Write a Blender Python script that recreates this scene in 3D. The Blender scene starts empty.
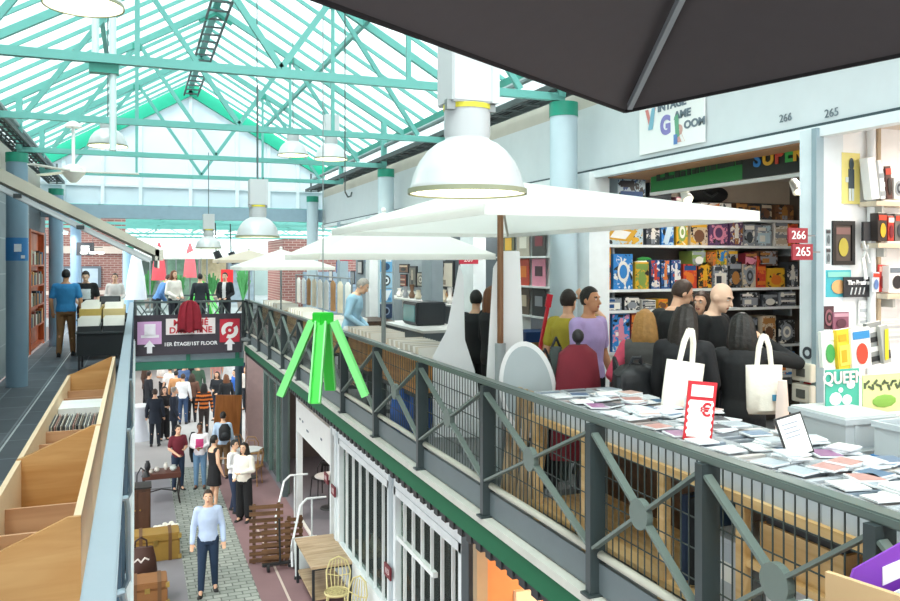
import bpy, bmesh, math, random
from mathutils import Vector, Matrix
C = bpy.context.scene.collection
R = math.radians
SN, CS = math.sin(R(21.38)), math.cos(R(21.38))
FOC, EYE, G = 802.0, 5.6, 3.65           # lens, eye height, gallery floor level
rnd = random.Random(7)

def at_d(px, d):                          # point at depth d along the lens direction
    X = (px-136)*CS*d/FOC
    return X, (d-SN*X)/CS
def x_on(px, Y):                          # X where a view direction meets the wall Y = const
    t = (px-450)/FOC
    return Y*(SN+t*CS)/(CS-t*SN)
def z_at(py, X, Y): return EYE + (262-py)*(X*SN+Y*CS)/FOC
def y_on(px, X):
    return (FOC*X/(CS*(px-136))-SN*X)/CS

# ---------------------------------------------------------------- materials
def lin(h):
    h = h.lstrip('#'); o = []
    for i in (0, 2, 4):
        v = int(h[i:i+2], 16)/255
        o.append(v/12.92 if v <= .04045 else ((v+.055)/1.055)**2.4)
    return o
MATS = {}
def M(hexc, rough=.6, metal=0, noise=.12, scale=6, bump=0, emit=0, trans=0, alpha=1):
    key = (hexc, rough, metal, noise, scale, bump, emit, trans, alpha)
    if key in MATS: return MATS[key]
    m = bpy.data.materials.new('mat_'+hexc.strip('#')); m.use_nodes = True
    n, l = m.node_tree.nodes, m.node_tree.links
    b = n['Principled BSDF']; c = lin(hexc)
    b.inputs['Roughness'].default_value = rough; b.inputs['Metallic'].default_value = metal
    tc = n.new('ShaderNodeTexCoord'); nz = n.new('ShaderNodeTexNoise')
    nz.inputs['Scale'].default_value = scale; nz.inputs['Detail'].default_value = 4
    l.new(tc.outputs['Object'], nz.inputs['Vector'])
    mr = n.new('ShaderNodeMapRange'); mr.inputs['To Min'].default_value = 1-noise; mr.inputs['To Max'].default_value = 1+noise
    l.new(nz.outputs['Fac'], mr.inputs['Value'])
    mx = n.new('ShaderNodeMix'); mx.data_type = 'RGBA'; mx.blend_type = 'MULTIPLY'
    mx.inputs['Factor'].default_value = 1; mx.inputs['A'].default_value = (*c, 1)
    l.new(mr.outputs['Result'], mx.inputs['B']); l.new(mx.outputs['Result'], b.inputs['Base Color'])
    if bump:
        bp = n.new('ShaderNodeBump'); bp.inputs['Strength'].default_value = bump; bp.inputs['Distance'].default_value = .02
        l.new(nz.outputs['Fac'], bp.inputs['Height']); l.new(bp.outputs['Normal'], b.inputs['Normal'])
    if emit:
        b.inputs['Emission Color'].default_value = (*c, 1); b.inputs['Emission Strength'].default_value = emit
    if trans or alpha < 1:
        out = n['Material Output']; ms = n.new('ShaderNodeMixShader')
        if trans:
            t = n.new('ShaderNodeBsdfTranslucent'); t.inputs['Color'].default_value = (*c, 1); ms.inputs[0].default_value = trans
        else:
            t = n.new('ShaderNodeBsdfTransparent'); ms.inputs[0].default_value = 1-alpha
        l.new(b.outputs[0], ms.inputs[1]); l.new(t.outputs[0], ms.inputs[2]); l.new(ms.outputs[0], out.inputs['Surface'])
    MATS[key] = m
    return m
def M_wood(hexa, hexb, scale=3, axis='Y', rough=.5):
    key = (hexa, hexb, scale, axis)
    if key in MATS: return MATS[key]
    m = bpy.data.materials.new('wood_'+hexa.strip('#')); m.use_nodes = True
    n, l = m.node_tree.nodes, m.node_tree.links; b = n['Principled BSDF']; b.inputs['Roughness'].default_value = rough
    tc = n.new('ShaderNodeTexCoord'); mp = n.new('ShaderNodeMapping')
    mp.inputs['Scale'].default_value = {'X': (.6, 6, 6), 'Y': (6, .6, 6), 'Z': (6, 6, .6)}[axis]
    nz = n.new('ShaderNodeTexNoise'); nz.inputs['Scale'].default_value = scale; nz.inputs['Detail'].default_value = 6; nz.inputs['Distortion'].default_value = .6
    cr = n.new('ShaderNodeValToRGB'); cr.color_ramp.elements[0].color = (*lin(hexb), 1); cr.color_ramp.elements[1].color = (*lin(hexa), 1)
    cr.color_ramp.elements[0].position = .3; cr.color_ramp.elements[1].position = .62
    l.new(tc.outputs['Object'], mp.inputs[0]); l.new(mp.outputs[0], nz.inputs['Vector']); l.new(nz.outputs['Fac'], cr.inputs[0]); l.new(cr.outputs[0], b.inputs['Base Color'])
    MATS[key] = m; return m
def M_brick(ca, cb, mortar, w, h, msize=.012, rot=(0, 0, 0), rough=.7, offset=.5):
    key = ('brick', ca, cb, mortar, w, h, rot, offset)
    if key in MATS: return MATS[key]
    m = bpy.data.materials.new('brick_'+ca.strip('#')); m.use_nodes = True
    n, l = m.node_tree.nodes, m.node_tree.links; b = n['Principled BSDF']; b.inputs['Roughness'].default_value = rough
    tc = n.new('ShaderNodeTexCoord'); mp = n.new('ShaderNodeMapping'); mp.inputs['Rotation'].default_value = rot
    br = n.new('ShaderNodeTexBrick'); br.offset = offset
    br.inputs['Color1'].default_value = (*lin(ca), 1); br.inputs['Color2'].default_value = (*lin(cb), 1); br.inputs['Mortar'].default_value = (*lin(mortar), 1)
    br.inputs['Scale'].default_value = 1; br.inputs['Brick Width'].default_value = w; br.inputs['Row Height'].default_value = h; br.inputs['Mortar Size'].default_value = msize
    nz = n.new('ShaderNodeTexNoise'); nz.inputs['Scale'].default_value = 3; nz.inputs['Detail'].default_value = 5
    mr = n.new('ShaderNodeMapRange'); mr.inputs['To Min'].default_value = .8; mr.inputs['To Max'].default_value = 1.2
    mx = n.new('ShaderNodeMix'); mx.data_type = 'RGBA'; mx.blend_type = 'MULTIPLY'; mx.inputs['Factor'].default_value = 1
    l.new(tc.outputs['Object'], mp.inputs[0]); l.new(mp.outputs[0], br.inputs['Vector']); l.new(tc.outputs['Object'], nz.inputs['Vector'])
    l.new(nz.outputs['Fac'], mr.inputs['Value']); l.new(br.outputs['Color'], mx.inputs['A']); l.new(mr.outputs['Result'], mx.inputs['B'])
    l.new(mx.outputs['Result'], b.inputs['Base Color'])
    MATS[key] = m; return m
def M_glass(tint='#f4fbfa', clear=.8, rough=.1):
    key = ('glass', tint, clear, rough)
    if key in MATS: return MATS[key]
    m = bpy.data.materials.new('glass_pane'); m.use_nodes = True
    n, l = m.node_tree.nodes, m.node_tree.links; out = n['Material Output']; b = n['Principled BSDF']
    b.inputs['Base Color'].default_value = (*lin(tint), 1); b.inputs['Roughness'].default_value = rough
    nz = n.new('ShaderNodeTexNoise'); nz.inputs['Scale'].default_value = 2
    mr = n.new('ShaderNodeMapRange'); mr.inputs['To Min'].default_value = clear-.02; mr.inputs['To Max'].default_value = clear+.02
    t = n.new('ShaderNodeBsdfTransparent'); t.inputs['Color'].default_value = (*lin(tint), 1); ms = n.new('ShaderNodeMixShader')
    l.new(nz.outputs['Fac'], mr.inputs['Value']); l.new(mr.outputs['Result'], ms.inputs[0])
    l.new(b.outputs[0], ms.inputs[1]); l.new(t.outputs[0], ms.inputs[2]); l.new(ms.outputs[0], out.inputs['Surface'])
    MATS[key] = m; return m

def M_print(ca, cb, cc, scale=14):
    key = ('print', ca, cb, cc, scale)
    if key in MATS: return MATS[key]
    m = bpy.data.materials.new('print_'+ca.strip('#')); m.use_nodes = True
    n, l = m.node_tree.nodes, m.node_tree.links; b = n['Principled BSDF']; b.inputs['Roughness'].default_value = .4
    tc = n.new('ShaderNodeTexCoord'); oi = n.new('ShaderNodeObjectInfo'); ad = n.new('ShaderNodeVectorMath'); mu = n.new('ShaderNodeMath'); mu.operation = 'MULTIPLY'; mu.inputs[1].default_value = 40
    vo = n.new('ShaderNodeTexVoronoi'); vo.inputs['Scale'].default_value = scale; nz = n.new('ShaderNodeTexNoise'); nz.inputs['Scale'].default_value = scale*1.3; nz.inputs['Detail'].default_value = 5
    l.new(oi.outputs['Random'], mu.inputs[0]); l.new(tc.outputs['Object'], ad.inputs[0]); l.new(mu.outputs[0], ad.inputs[1])
    l.new(ad.outputs[0], vo.inputs['Vector']); l.new(ad.outputs[0], nz.inputs['Vector'])
    sp = n.new('ShaderNodeSeparateColor'); l.new(vo.outputs['Color'], sp.inputs[0])
    mi = n.new('ShaderNodeMix'); mi.inputs['Factor'].default_value = .5; l.new(sp.outputs[0], mi.inputs['A']); l.new(nz.outputs['Fac'], mi.inputs['B'])
    cr = n.new('ShaderNodeValToRGB'); cr.color_ramp.interpolation = 'CONSTANT'; e = cr.color_ramp.elements
    e[0].position = 0; e[0].color = (*lin('#1d1c1e'), 1); e[1].position = .30; e[1].color = (*lin(ca), 1)
    for p_, c_ in ((.52, cb), (.62, ca), (.70, cc)): q = e.new(p_); q.color = (*lin(c_), 1)
    l.new(mi.outputs['Result'], cr.inputs[0]); l.new(cr.outputs[0], b.inputs['Base Color'])
    MATS[key] = m; return m

# ---------------------------------------------------------------- mesh builder
def frame(p, q, up=(0, 0, 1)):
    p, q = Vector(p), Vector(q); d = (q-p).normalized(); u = Vector(up)
    if abs(d.dot(u)) > .98: u = Vector((0, 1, 0))
    s = d.cross(u).normalized(); t = s.cross(d).normalized()
    return p, q, d, s, t
class MB:
    def __init__(s, mat=None): s.v = []; s.f = []; s.mi = []; s.mats = []; s.cur = 0; s.use(mat) if mat else None
    def use(s, m):
        if m not in s.mats: s.mats.append(m)
        s.cur = s.mats.index(m); return s
    def add(s, vs, fs):
        o = len(s.v); s.v += [tuple(v) for v in vs]; s.f += [tuple(i+o for i in f) for f in fs]; s.mi += [s.cur]*len(fs); return s
    def box(s, x0, x1, y0, y1, z0, z1):
        return s.add([(x0,y0,z0),(x1,y0,z0),(x1,y1,z0),(x0,y1,z0),(x0,y0,z1),(x1,y0,z1),(x1,y1,z1),(x0,y1,z1)],
                     [(0,3,2,1),(4,5,6,7),(0,1,5,4),(1,2,6,5),(2,3,7,6),(3,0,4,7)])
    def cbox(s, c, sz, rot=None):
        a, b, d = sz[0]/2, sz[1]/2, sz[2]/2; vs = [Vector((x,y,z)) for z in (-d,d) for x,y in ((-a,-b),(a,-b),(a,b),(-a,b))]
        if rot is not None: vs = [rot @ v for v in vs]
        return s.add([v+Vector(c) for v in vs], [(0,3,2,1),(4,5,6,7),(0,1,5,4),(1,2,6,5),(2,3,7,6),(3,0,4,7)])
    def bar(s, p, q, w, h, up=(0,0,1)):
        p, q, d, a, b = frame(p, q, up); vs = []
        for e in (p, q): vs += [e+a*x*w/2+b*y*h/2 for x, y in ((-1,-1),(1,-1),(1,1),(-1,1))]
        return s.add(vs, [(0,1,2,3),(7,6,5,4),(0,4,5,1),(1,5,6,2),(2,6,7,3),(3,7,4,0)])
    def tube(s, p, q, r, r2=None, n=10, cap=True):
        r2 = r if r2 is None else r2; p, q, d, a, b = frame(p, q)
        vs = [e+(a*math.cos(2*math.pi*i/n)+b*math.sin(2*math.pi*i/n))*rr for e, rr in ((p,r),(q,r2)) for i in range(n)]
        fs = [(i, (i+1)%n, n+(i+1)%n, n+i) for i in range(n)]
        if cap: fs += [tuple(range(n-1,-1,-1)), tuple(range(n,2*n))]
        return s.add(vs, fs)
    def path(s, pts, r, n=8):
        for a, b in zip(pts, pts[1:]): s.tube(a, b, r, n=n)
        for p in pts[1:-1]: s.ball(p, r*1.02, n=n)
        return s
    def ball(s, c, r, n=10): return s.ell(c, (r, r, r), n)
    def ell(s, c, r, n=12, rot=None):
        m = max(4, n//2); vs = [Vector((0,0,-1))]; fs = []
        for j in range(1, m):
            t = -math.pi/2+math.pi*j/m
            vs += [Vector((math.cos(t)*math.cos(2*math.pi*i/n), math.cos(t)*math.sin(2*math.pi*i/n), math.sin(t))) for i in range(n)]
        vs.append(Vector((0,0,1)))
        for i in range(n): fs.append((0, 1+(i+1)%n, 1+i)); fs.append((len(vs)-1, 1+(m-2)*n+i, 1+(m-2)*n+(i+1)%n))
        for j in range(m-2):
            for i in range(n): fs.append((1+j*n+i, 1+j*n+(i+1)%n, 1+(j+1)*n+(i+1)%n, 1+(j+1)*n+i))
        vs = [Vector((v.x*r[0], v.y*r[1], v.z*r[2])) for v in vs]
        if rot is not None: vs = [rot @ v for v in vs]
        return s.add([v+Vector(c) for v in vs], fs)
    def cap(s, p, q, r, r2, n=12):          # tapered capsule
        s.tube(p, q, r, r2, n); s.ball(p, r, n); s.ball(q, r2, n); return s
    def lathe(s, prof, c=(0,0,0), n=32, close=True):
        vs = []; fs = []
        for r, z in prof: vs += [(c[0]+r*math.cos(2*math.pi*i/n), c[1]+r*math.sin(2*math.pi*i/n), c[2]+z) for i in range(n)]
        for j in range(len(prof)-1):
            for i in range(n): fs.append((j*n+i, j*n+(i+1)%n, (j+1)*n+(i+1)%n, (j+1)*n+i))
        if close:
            fs.append(tuple(range(n-1,-1,-1))); k = (len(prof)-1)*n; fs.append(tuple(range(k, k+n)))
        return s.add(vs, fs)
    def loft(s, rings, close=True):
        n = len(rings[0]); vs = [p for r in rings for p in r]; fs = []
        for j in range(len(rings)-1):
            for i in range(n): fs.append((j*n+i, j*n+(i+1)%n, (j+1)*n+(i+1)%n, (j+1)*n+i))
        if close: fs.append(tuple(range(n-1,-1,-1))); k = (len(rings)-1)*n; fs.append(tuple(range(k, k+n)))
        return s.add(vs, fs)
    def prism(s, poly, t, o=(0,0,0), u=(1,0,0), w=(0,0,1)):   # polygon in the plane (u, w) at o, extruded by t along u x w
        u, w, o = Vector(u), Vector(w), Vector(o); nn = u.cross(w).normalized()
        a = [o+u*x+w*y for x, y in poly]; b = [p+nn*t for p in a]; n = len(a)
        return s.add(a+b, [tuple(range(n-1,-1,-1)), tuple(range(n,2*n))]+[(i,(i+1)%n,n+(i+1)%n,n+i) for i in range(n)])
    def build(s, name, parent=None, smooth=False, bevel=0, loc=None):
        me = bpy.data.meshes.new(name); me.from_pydata(s.v, [], s.f)
        for m in s.mats: me.materials.append(m)
        me.polygons.foreach_set('material_index', s.mi)
        bm = bmesh.new(); bm.from_mesh(me)
        bmesh.ops.recalc_face_normals(bm, faces=bm.faces)
        if bevel: bmesh.ops.bevel(bm, geom=list(bm.edges), offset=bevel, segments=2, affect='EDGES', clamp_overlap=True)
        bm.to_mesh(me); bm.free()
        if smooth:
            me.shade_smooth(); me.set_sharp_from_angle(angle=R(40))
        o = bpy.data.objects.new(name, me); C.objects.link(o)
        if parent: o.parent = parent
        if loc: o.location = loc
        return o
LABELS = {}
def tag(o, label, cat, group=None, kind=None):
    o['label'] = label; o['category'] = cat
    if group: o['group'] = group
    if kind: o['kind'] = kind
    return o
def thing(name, label, cat, loc=(0,0,0), rz=0, group=None):
    o = bpy.data.objects.new(name, None); o.empty_display_size = .1; C.objects.link(o)
    o.location = loc; o.rotation_euler = (0, 0, rz); return tag(o, label, cat, group)
def struct(o):
    o['kind'] = 'structure'; return o
def dup(root, loc, rz=None, label=None, group=None):
    r = root.copy(); C.objects.link(r); r.location = loc
    if rz is not None: r.rotation_euler = (0, 0, rz)
    if label: r['label'] = label
    if group: r['group'] = group
    for ch in list(root.children):
        c = ch.copy(); C.objects.link(c); c.parent = r
        for g in list(ch.children):
            d = g.copy(); C.objects.link(d); d.parent = c
    return r
FACE_X = Matrix(((0,0,-1),(-1,0,0),(0,1,0)))      # lettering that faces -X
FACE_Y = Matrix(((1,0,0),(0,0,-1),(0,1,0)))       # lettering that faces -Y
def text(name, st, size, mat, parent, loc, rot=FACE_Y, depth=.002, align='CENTER', bold=.0, squeeze=1):
    cu = bpy.data.curves.new('t', 'FONT'); cu.body = st; cu.size = size; cu.extrude = depth; cu.align_x = align; cu.align_y = 'CENTER'; cu.offset = bold
    ob = bpy.data.objects.new('t', cu); C.objects.link(ob)
    me = bpy.data.meshes.new_from_object(ob.evaluated_get(bpy.context.evaluated_depsgraph_get()))
    bpy.data.objects.remove(ob); me.materials.clear(); me.materials.append(mat)
    me.transform(Matrix.Translation(loc) @ rot.to_4x4() @ Matrix.Diagonal((squeeze,1,1,1)))
    o = bpy.data.objects.new(name, me); C.objects.link(o)
    if parent: o.parent = parent
    return o
# ---------------------------------------------------------------- people
def remesh(mb, vox, name, smooth=4):
    me = bpy.data.meshes.new('tmp'); me.from_pydata(mb.v, [], mb.f)
    bm = bmesh.new(); bm.from_mesh(me); bmesh.ops.recalc_face_normals(bm, faces=bm.faces); bm.to_mesh(me); bm.free()
    o = bpy.data.objects.new('tmp', me); C.objects.link(o)
    m = o.modifiers.new('r', 'REMESH'); m.mode = 'VOXEL'; m.voxel_size = vox
    s = o.modifiers.new('s', 'SMOOTH'); s.factor = .5; s.iterations = smooth
    dg = bpy.context.evaluated_depsgraph_get(); r = bpy.data.meshes.new_from_object(o.evaluated_get(dg))
    bpy.data.objects.remove(o); bpy.data.meshes.remove(me); r.name = name; r.shade_smooth()
    return r
def ring(c, rx, ry, n=16, rot=None):
    vs = [Vector((rx*math.cos(2*math.pi*i/n), ry*math.sin(2*math.pi*i/n), 0)) for i in range(n)]
    if rot is not None: vs = [rot @ v for v in vs]
    return [Vector(c)+v for v in vs]
SKIN = dict(light='#e3b393', tan='#c78f68', brown='#7d5138', pale='#ecc4a8')
HAIR = dict(black='#15120f', brown='#3a281c', blond='#b98a4c', grey='#9a948c', dark='#221a15', auburn='#6b3f22')
# elbow and wrist of each arm for the left (-1) side, mirrored for the right, metres for a 1.75 m figure
ARMS = dict(down=((.235,-.03,1.13),(.255,.07,.88)), hold=((.225,.0,1.14),(.07,.27,1.13)), low=((.23,-.02,1.13),(.10,.24,1.0)),
            face=((.32,.16,1.30),(.10,.19,1.555)), reach=((.235,.16,1.20),(.16,.40,1.10)), up=((.36,.06,1.46),(.13,.10,1.66)),
            hip=((.30,-.06,1.14),(.17,.08,1.02)), hang=((.22,.05,1.13),(.22,.14,.88)))
def person(label, loc, turn=0, H=1.72, arms=('down','down'), legs='stand', skin='light', hair=('brown','short'), top=('#222222','short'),
           bottom=('#20242c','trousers'), shoes='#1b1b1c', lean=0, hy=0, hp=0, vox=.011, group=None, build=1.0, tilt=0):
    k = H/1.75; X, Y = loc[0], loc[1]
    root = thing('person', label, 'person', loc, math.atan2(X, -Y)+R(turn), group)
    piv = Vector((0, 0, .95)); RL = Matrix.Rotation(R(-lean), 3, 'X') @ Matrix.Rotation(R(tilt), 3, 'Y')
    def U(p): return (piv+RL @ (Vector(p)-piv))*k
    def D(p): return Vector(p)*k
    SH = {s: (s*.17*build, -.01, 1.405) for s in (-1, 1)}
    EL, WR = {}, {}
    for s, a in zip((-1, 1), arms):
        e, w = ARMS[a] if isinstance(a, str) else a
        EL[s] = (s*e[0]*build, e[1], e[2]); WR[s] = (s*w[0], w[1], w[2])
    KN, AN = {}, {}
    for s in (-1, 1):
        HIPZ = .91
        if legs == 'stand': KN[s], AN[s] = (s*.095, .015, .50), (s*.105, -.02, .085)
        elif legs == 'walk': KN[s], AN[s] = (s*.09, .13 if s > 0 else .02, .50), ((s*.095, .26, .085) if s > 0 else (s*.095, -.24, .13))
        elif legs == 'step': KN[s], AN[s] = (s*.10, .07 if s > 0 else -.02, .50), (s*.115, .11 if s > 0 else -.12, .085)
        elif legs == 'sit': KN[s], AN[s] = (s*.11, .44, .93), (s*.11, .42, .50)
    def limb(mb, fat=0, z='all', n=12):
        for s in (-1, 1):
            hip = D((s*.085, 0, .92)); kn = D(KN[s]); an = D(AN[s])
            mb.cap(hip, kn, (.083+fat)*k, (.055+fat)*k, n)
            mb.cap(kn, an, (.054+fat)*k, (.036+fat)*k, n)
            if not fat: mb.ell(kn.lerp(an, .3)+Vector((0,-.015,0)), (.05*k,.052*k,.10*k), n)
    def trunk(mb, fat=0, z0=.86, z1=1.49, n=18):
        prof = [(.84,.13,.10),(.90,.158,.115),(.97,.152,.112),(1.06,.135,.10),(1.16,.143,.108),(1.27,.162,.122),(1.36,.166,.118),(1.42,.15,.095),(1.46,.09,.07),(1.49,.06,.058)]
        rs = [ring(U((0, 0 if z < 1.3 else -.01, z)), (rx*build+fat)*k, (ry*build+fat)*k, n, RL) for z, rx, ry in prof if z0-.001 <= z <= z1]
        mb.loft(rs)
        if not z0 > 1.2:
            for s in (-1, 1): mb.ell(U((s*.135*build, -.01, 1.40)), ((.07+fat)*k, (.065+fat)*k, (.06+fat)*k), n, RL)
    def arm(mb, fat=0, upto='hand', n=12):
        for s in (-1, 1):
            sh, el, wr = U(SH[s]), U(EL[s]), U(WR[s])
            mb.cap(sh, el if upto != 'short' else sh.lerp(el, .72), (.054+fat)*k, (.042+fat+(.008 if upto == 'short' else 0))*k, n)
            if upto == 'long': mb.cap(el, el.lerp(wr, .95), (.042+fat)*k, (.032+fat)*k, n)
            if upto == 'hand':
                mb.cap(el, wr, .042*k, .028*k, n)
                f = (wr-el).normalized(); side = Vector((s, 0, 0)); side = (side-f*side.dot(f)); side = side.normalized() if side.length > .05 else Vector((0,1,0))
                nm = f.cross(side).normalized()
                if nm.y < -.2: nm = -nm
                acr = f.cross(nm).normalized(); inw = acr if acr.dot(Vector((-s, .6, .2))) > 0 else -acr
                pc = wr+f*.05*k
                mt = Matrix((inw, nm, f)).transposed(); mb.ell(pc, (.04*k, .018*k, .055*k), n, mt)
                for i, L in enumerate((.070, .078, .072, .056)):
                    a = pc+f*.042*k+inw*(.027-.018*i)*k; b = a+(f*.8+nm*.45).normalized()*L*.55*k; c2 = b+(f*.35+nm*.9).normalized()*L*.5*k
                    mb.cap(a, b, .0095*k, .0085*k, 6); mb.cap(b, c2, .0085*k, .007*k, 6)
                a = wr+f*.03*k+inw*.03*k; b = a+(inw*.75+f*.7+nm*.2).normalized()*.042*k; c2 = b+(f*.9+nm*.5).normalized()*.03*k
                mb.cap(a, b, .0125*k, .010*k, 6); mb.cap(b, c2, .010*k, .008*k, 6)
    # head frame
    RH = RL @ Matrix.Rotation(R(hy), 3, 'Z') @ Matrix.Rotation(R(-hp), 3, 'X'); nb = U((0, -.005, 1.47)); hc0 = Vector((0, .025, .155))*k
    def Hd(p): return nb+RH @ (hc0+Vector(p)*k)
    body = MB()
    trunk(body); limb(body); arm(body)
    for s in (-1, 1):
        an = D(AN[s]); body.cap(an, an+Vector((s*.01, .11, -.05))*k, .036*k, .028*k, 8)
    body.cap(nb-Vector((0,0,.03))*k, Hd((0,-.02,-.03)), .056*k, .05*k, 12)
    body.ell(Hd((0, -.012, .02)), (.073*k, .092*k, .098*k), 18, RH)
    body.ell(Hd((0, .028, -.045)), (.054*k, .058*k, .068*k), 14, RH)
    body.ell(Hd((0, .06, -.088)), (.025*k, .022*k, .02*k), 10, RH)
    body.cap(Hd((0, .082, .012)), Hd((0, .102, -.026)), .009*k, .0145*k, 8)
    body.ell(Hd((0, .074, .033)), (.05*k, .018*k, .010*k), 10, RH)
    body.ell(Hd((0, .079, -.058)), (.022*k, .012*k, .012*k), 8, RH)
    for s in (-1, 1): body.ell(Hd((s*.074, -.012, -.005)), (.011*k, .02*k, .031*k), 8, RH)
    me = remesh(body, vox*k, 'body', 3)
    sk = M(SKIN[skin], .55, noise=.05, scale=12); me.materials.clear()
    for m in (sk, M('#1a1210', .4), M('#f2ece6', .3), M('#a8574c', .5), M(HAIR[hair[0]], .6)): me.materials.append(m)
    spots = []
    for s in (-1, 1):
        spots += [(Hd((s*.031, .078, .010)), .007*k, 1), (Hd((s*.031, .076, .010)), .0105*k, 2), (Hd((s*.033, .082, .033)), .011*k, 4), (Hd((s*.045, .072, .032)), .010*k, 4), (Hd((s*.011, .088, -.058)), .012*k, 3)]
    for p in me.polygons:
        for c, r, i in spots:
            if (p.center-c).length < max(r, vox*k*.75): p.material_index = i; break
        else: p.material_index = 0
    b = bpy.data.objects.new('body', me); C.objects.link(b); b.parent = root
    # clothes
    tc, slv = top[0], top[1]; cloth = M(tc, .85, noise=.16, scale=9, bump=.5)
    if slv != 'dress':
        mb = MB(); trunk(mb, .016, .90, 1.46)
        if slv == 'coat': mb.loft([ring(D((0,0,.70)), .19*k, .15*k), ring(U((0,0,.84)), .178*k*build, .135*k), ring(U((0,0,.97)), .172*k*build, .13*k)])
        if slv != 'none': arm(mb, .013, 'short' if slv == 'short' else 'long')
        m2 = remesh(mb, max(vox, .012)*k, 'top', 3); m2.materials.clear(); m2.materials.append(cloth)
        if len(top) > 2: m2.materials.append(M(top[2], .85, noise=.2, scale=20))
        if len(top) > 3:
            for p in m2.polygons:
                if top[3] == 'stripes': p.material_index = int((p.center.z/k-.8)/.065) % 2
                elif top[3] == 'patch' and p.center.y > .02 and abs(p.center.x) < .10*k and 1.12 < p.center.z/k < 1.34: p.material_index = 1
                elif top[3] == 'open' and p.center.y > .03 and abs(p.center.x) < .055*k and p.center.z/k > 1.0: p.material_index = 1
                elif top[3] == 'sleeves' and abs(p.center.x) > .175*k*build: p.material_index = 1
        o = bpy.data.objects.new('jacket' if slv in ('coat', 'long') and len(top) > 3 else 'shirt', m2); C.objects.link(o); o.parent = root
    bc, kind = bottom; cl2 = M(bc, .85, noise=.16, scale=9, bump=.4)
    mb = MB()
    if slv == 'dress':
        cl2 = cloth; trunk(mb, .015, .84, 1.36)
        mb.loft([ring(D((0,0,.56)), .21*k, .17*k), ring(D((0,0,.80)), .18*k, .14*k), ring(U((0,0,.97)), .165*k, .125*k)])
        for s in (-1, 1): mb.cap(U((s*.09,.06,1.33)), U((s*.10,-.01,1.45)), .018*k, .018*k, 6); mb.cap(U((s*.10,-.01,1.45)), U((s*.09,-.09,1.33)), .018*k, .018*k, 6)
        nm = 'dress'
    elif kind == 'skirt':
        mb.loft([ring(D((0,0,.45)), .22*k, .19*k), ring(D((0,0,.80)), .18*k, .14*k), ring(D((0,0,.98)), .16*k, .12*k)]); nm = 'skirt'
    else:
        trunk(mb, .012, .84, 1.0)
        limb(mb, .017); nm = 'trousers'
        if kind == 'wide':
            for s in (-1, 1): mb.cap(D((s*.09,0,.85)), D((AN[s][0], AN[s][1], .14)), .10*k, .095*k, 12)
    m3 = remesh(mb, max(vox, .012)*k, nm, 3); m3.materials.clear(); m3.materials.append(cl2)
    o = bpy.data.objects.new(nm, m3); C.objects.link(o); o.parent = root
    for s in (-1, 1):
        an = D(AN[s]); mb = MB(M(shoes, .5)); q = an.z-.085*k
        rs = []
        for y, w, h in ((-.075,.026,.06),(-.05,.037,.10),(.0,.039,.10),(.06,.04,.07),(.12,.044,.052),(.165,.036,.042),(.185,.016,.025)):
            rs.append([an+Vector((s*.015*max(0,y)/.1+w*k*math.cos(t), y*k, -an.z+q+ (.004 if math.sin(t) < 0 else h*math.sin(t))*k)) for t in [2*math.pi*i/12 for i in range(12)]])
        mb.loft(rs).build('shoe', root, smooth=True)
    # hair
    hk = M(HAIR[hair[0]], .55, noise=.3, scale=30, bump=.4); st = hair[1]
    if st != 'bald':
        mb = MB(hk); n = 20; top_ = []
        def S(lat, lon, r=1.0):
            return Hd((.081*r*math.cos(lat)*math.sin(lon), -.016-.098*r*math.cos(lat)*math.cos(lon), .024+.108*r*math.sin(lat)))
        rows = 8; grid = []
        for j in range(rows+1):
            row = []
            for i in range(n+1):
                lon = -math.pi+2*math.pi*i/n; front = abs(lon)/math.pi     # 0 = back, 1 = front
                low = R(-38) if st == 'short' else R(-50)
                lo = low if front < .52 else low+(R(34)-low)*min(1, (front-.52)/.2)
                lat = lo+(R(90)-lo)*j/rows
                row.append(S(lat, lon, 1.0+.02*math.sin(7*lon+j)))
            grid.append(row)
        inner = [[Hd((0,-.012,.02))+(p-Hd((0,-.012,.02)))*.86 for p in r] for r in grid]
        flat = [p for r in grid for p in r]+[p for r in inner for p in r]; N = (rows+1)*(n+1); fs = []
        for j in range(rows):
            for i in range(n):
                a = j*(n+1)+i; fs += [(a, a+1, a+n+2, a+n+1), (N+a+n+1, N+a+n+2, N+a+1, N+a)]
        for i in range(n): fs.append((i, N+i, N+i+1, i+1))
        mb.add(flat, fs)
        if st in ('long', 'bob'):
            L = -.32 if st == 'long' else -.19; rs = []
            for z, w, d, y in ((.10,.070,.055,-.035),(.05,.092,.075,-.04),(-.03,.108,.080,-.045),(-.10,.118,.078,-.05),(L*.8,.122,.066,-.055),(L,.108,.045,-.06)):
                rs.append([Hd((w*math.cos(t)*(1+.035*math.sin(9*t)), y+d*math.sin(t)*(1+.06*math.sin(11*t)), z+(.012*math.sin(8*t) if z == L else 0))) for t in [2*math.pi*i/40 for i in range(40)]])
            mb.loft(rs)
        if st == 'bun': mb.ell(Hd((0,-.11,.05)), (.045*k,.04*k,.045*k), 10, RH)
        if st == 'tail': mb.cap(Hd((0,-.10,.04)), Hd((0,-.13,-.14)), .03*k, .015*k, 8)
        o = mb.build('hair', root, smooth=True)
    root['_hc'] = [*Hd((0,0,0))]
    return root, dict(U=U, k=k, SH=SH, EL=EL, WR=WR, Hd=Hd)

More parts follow.
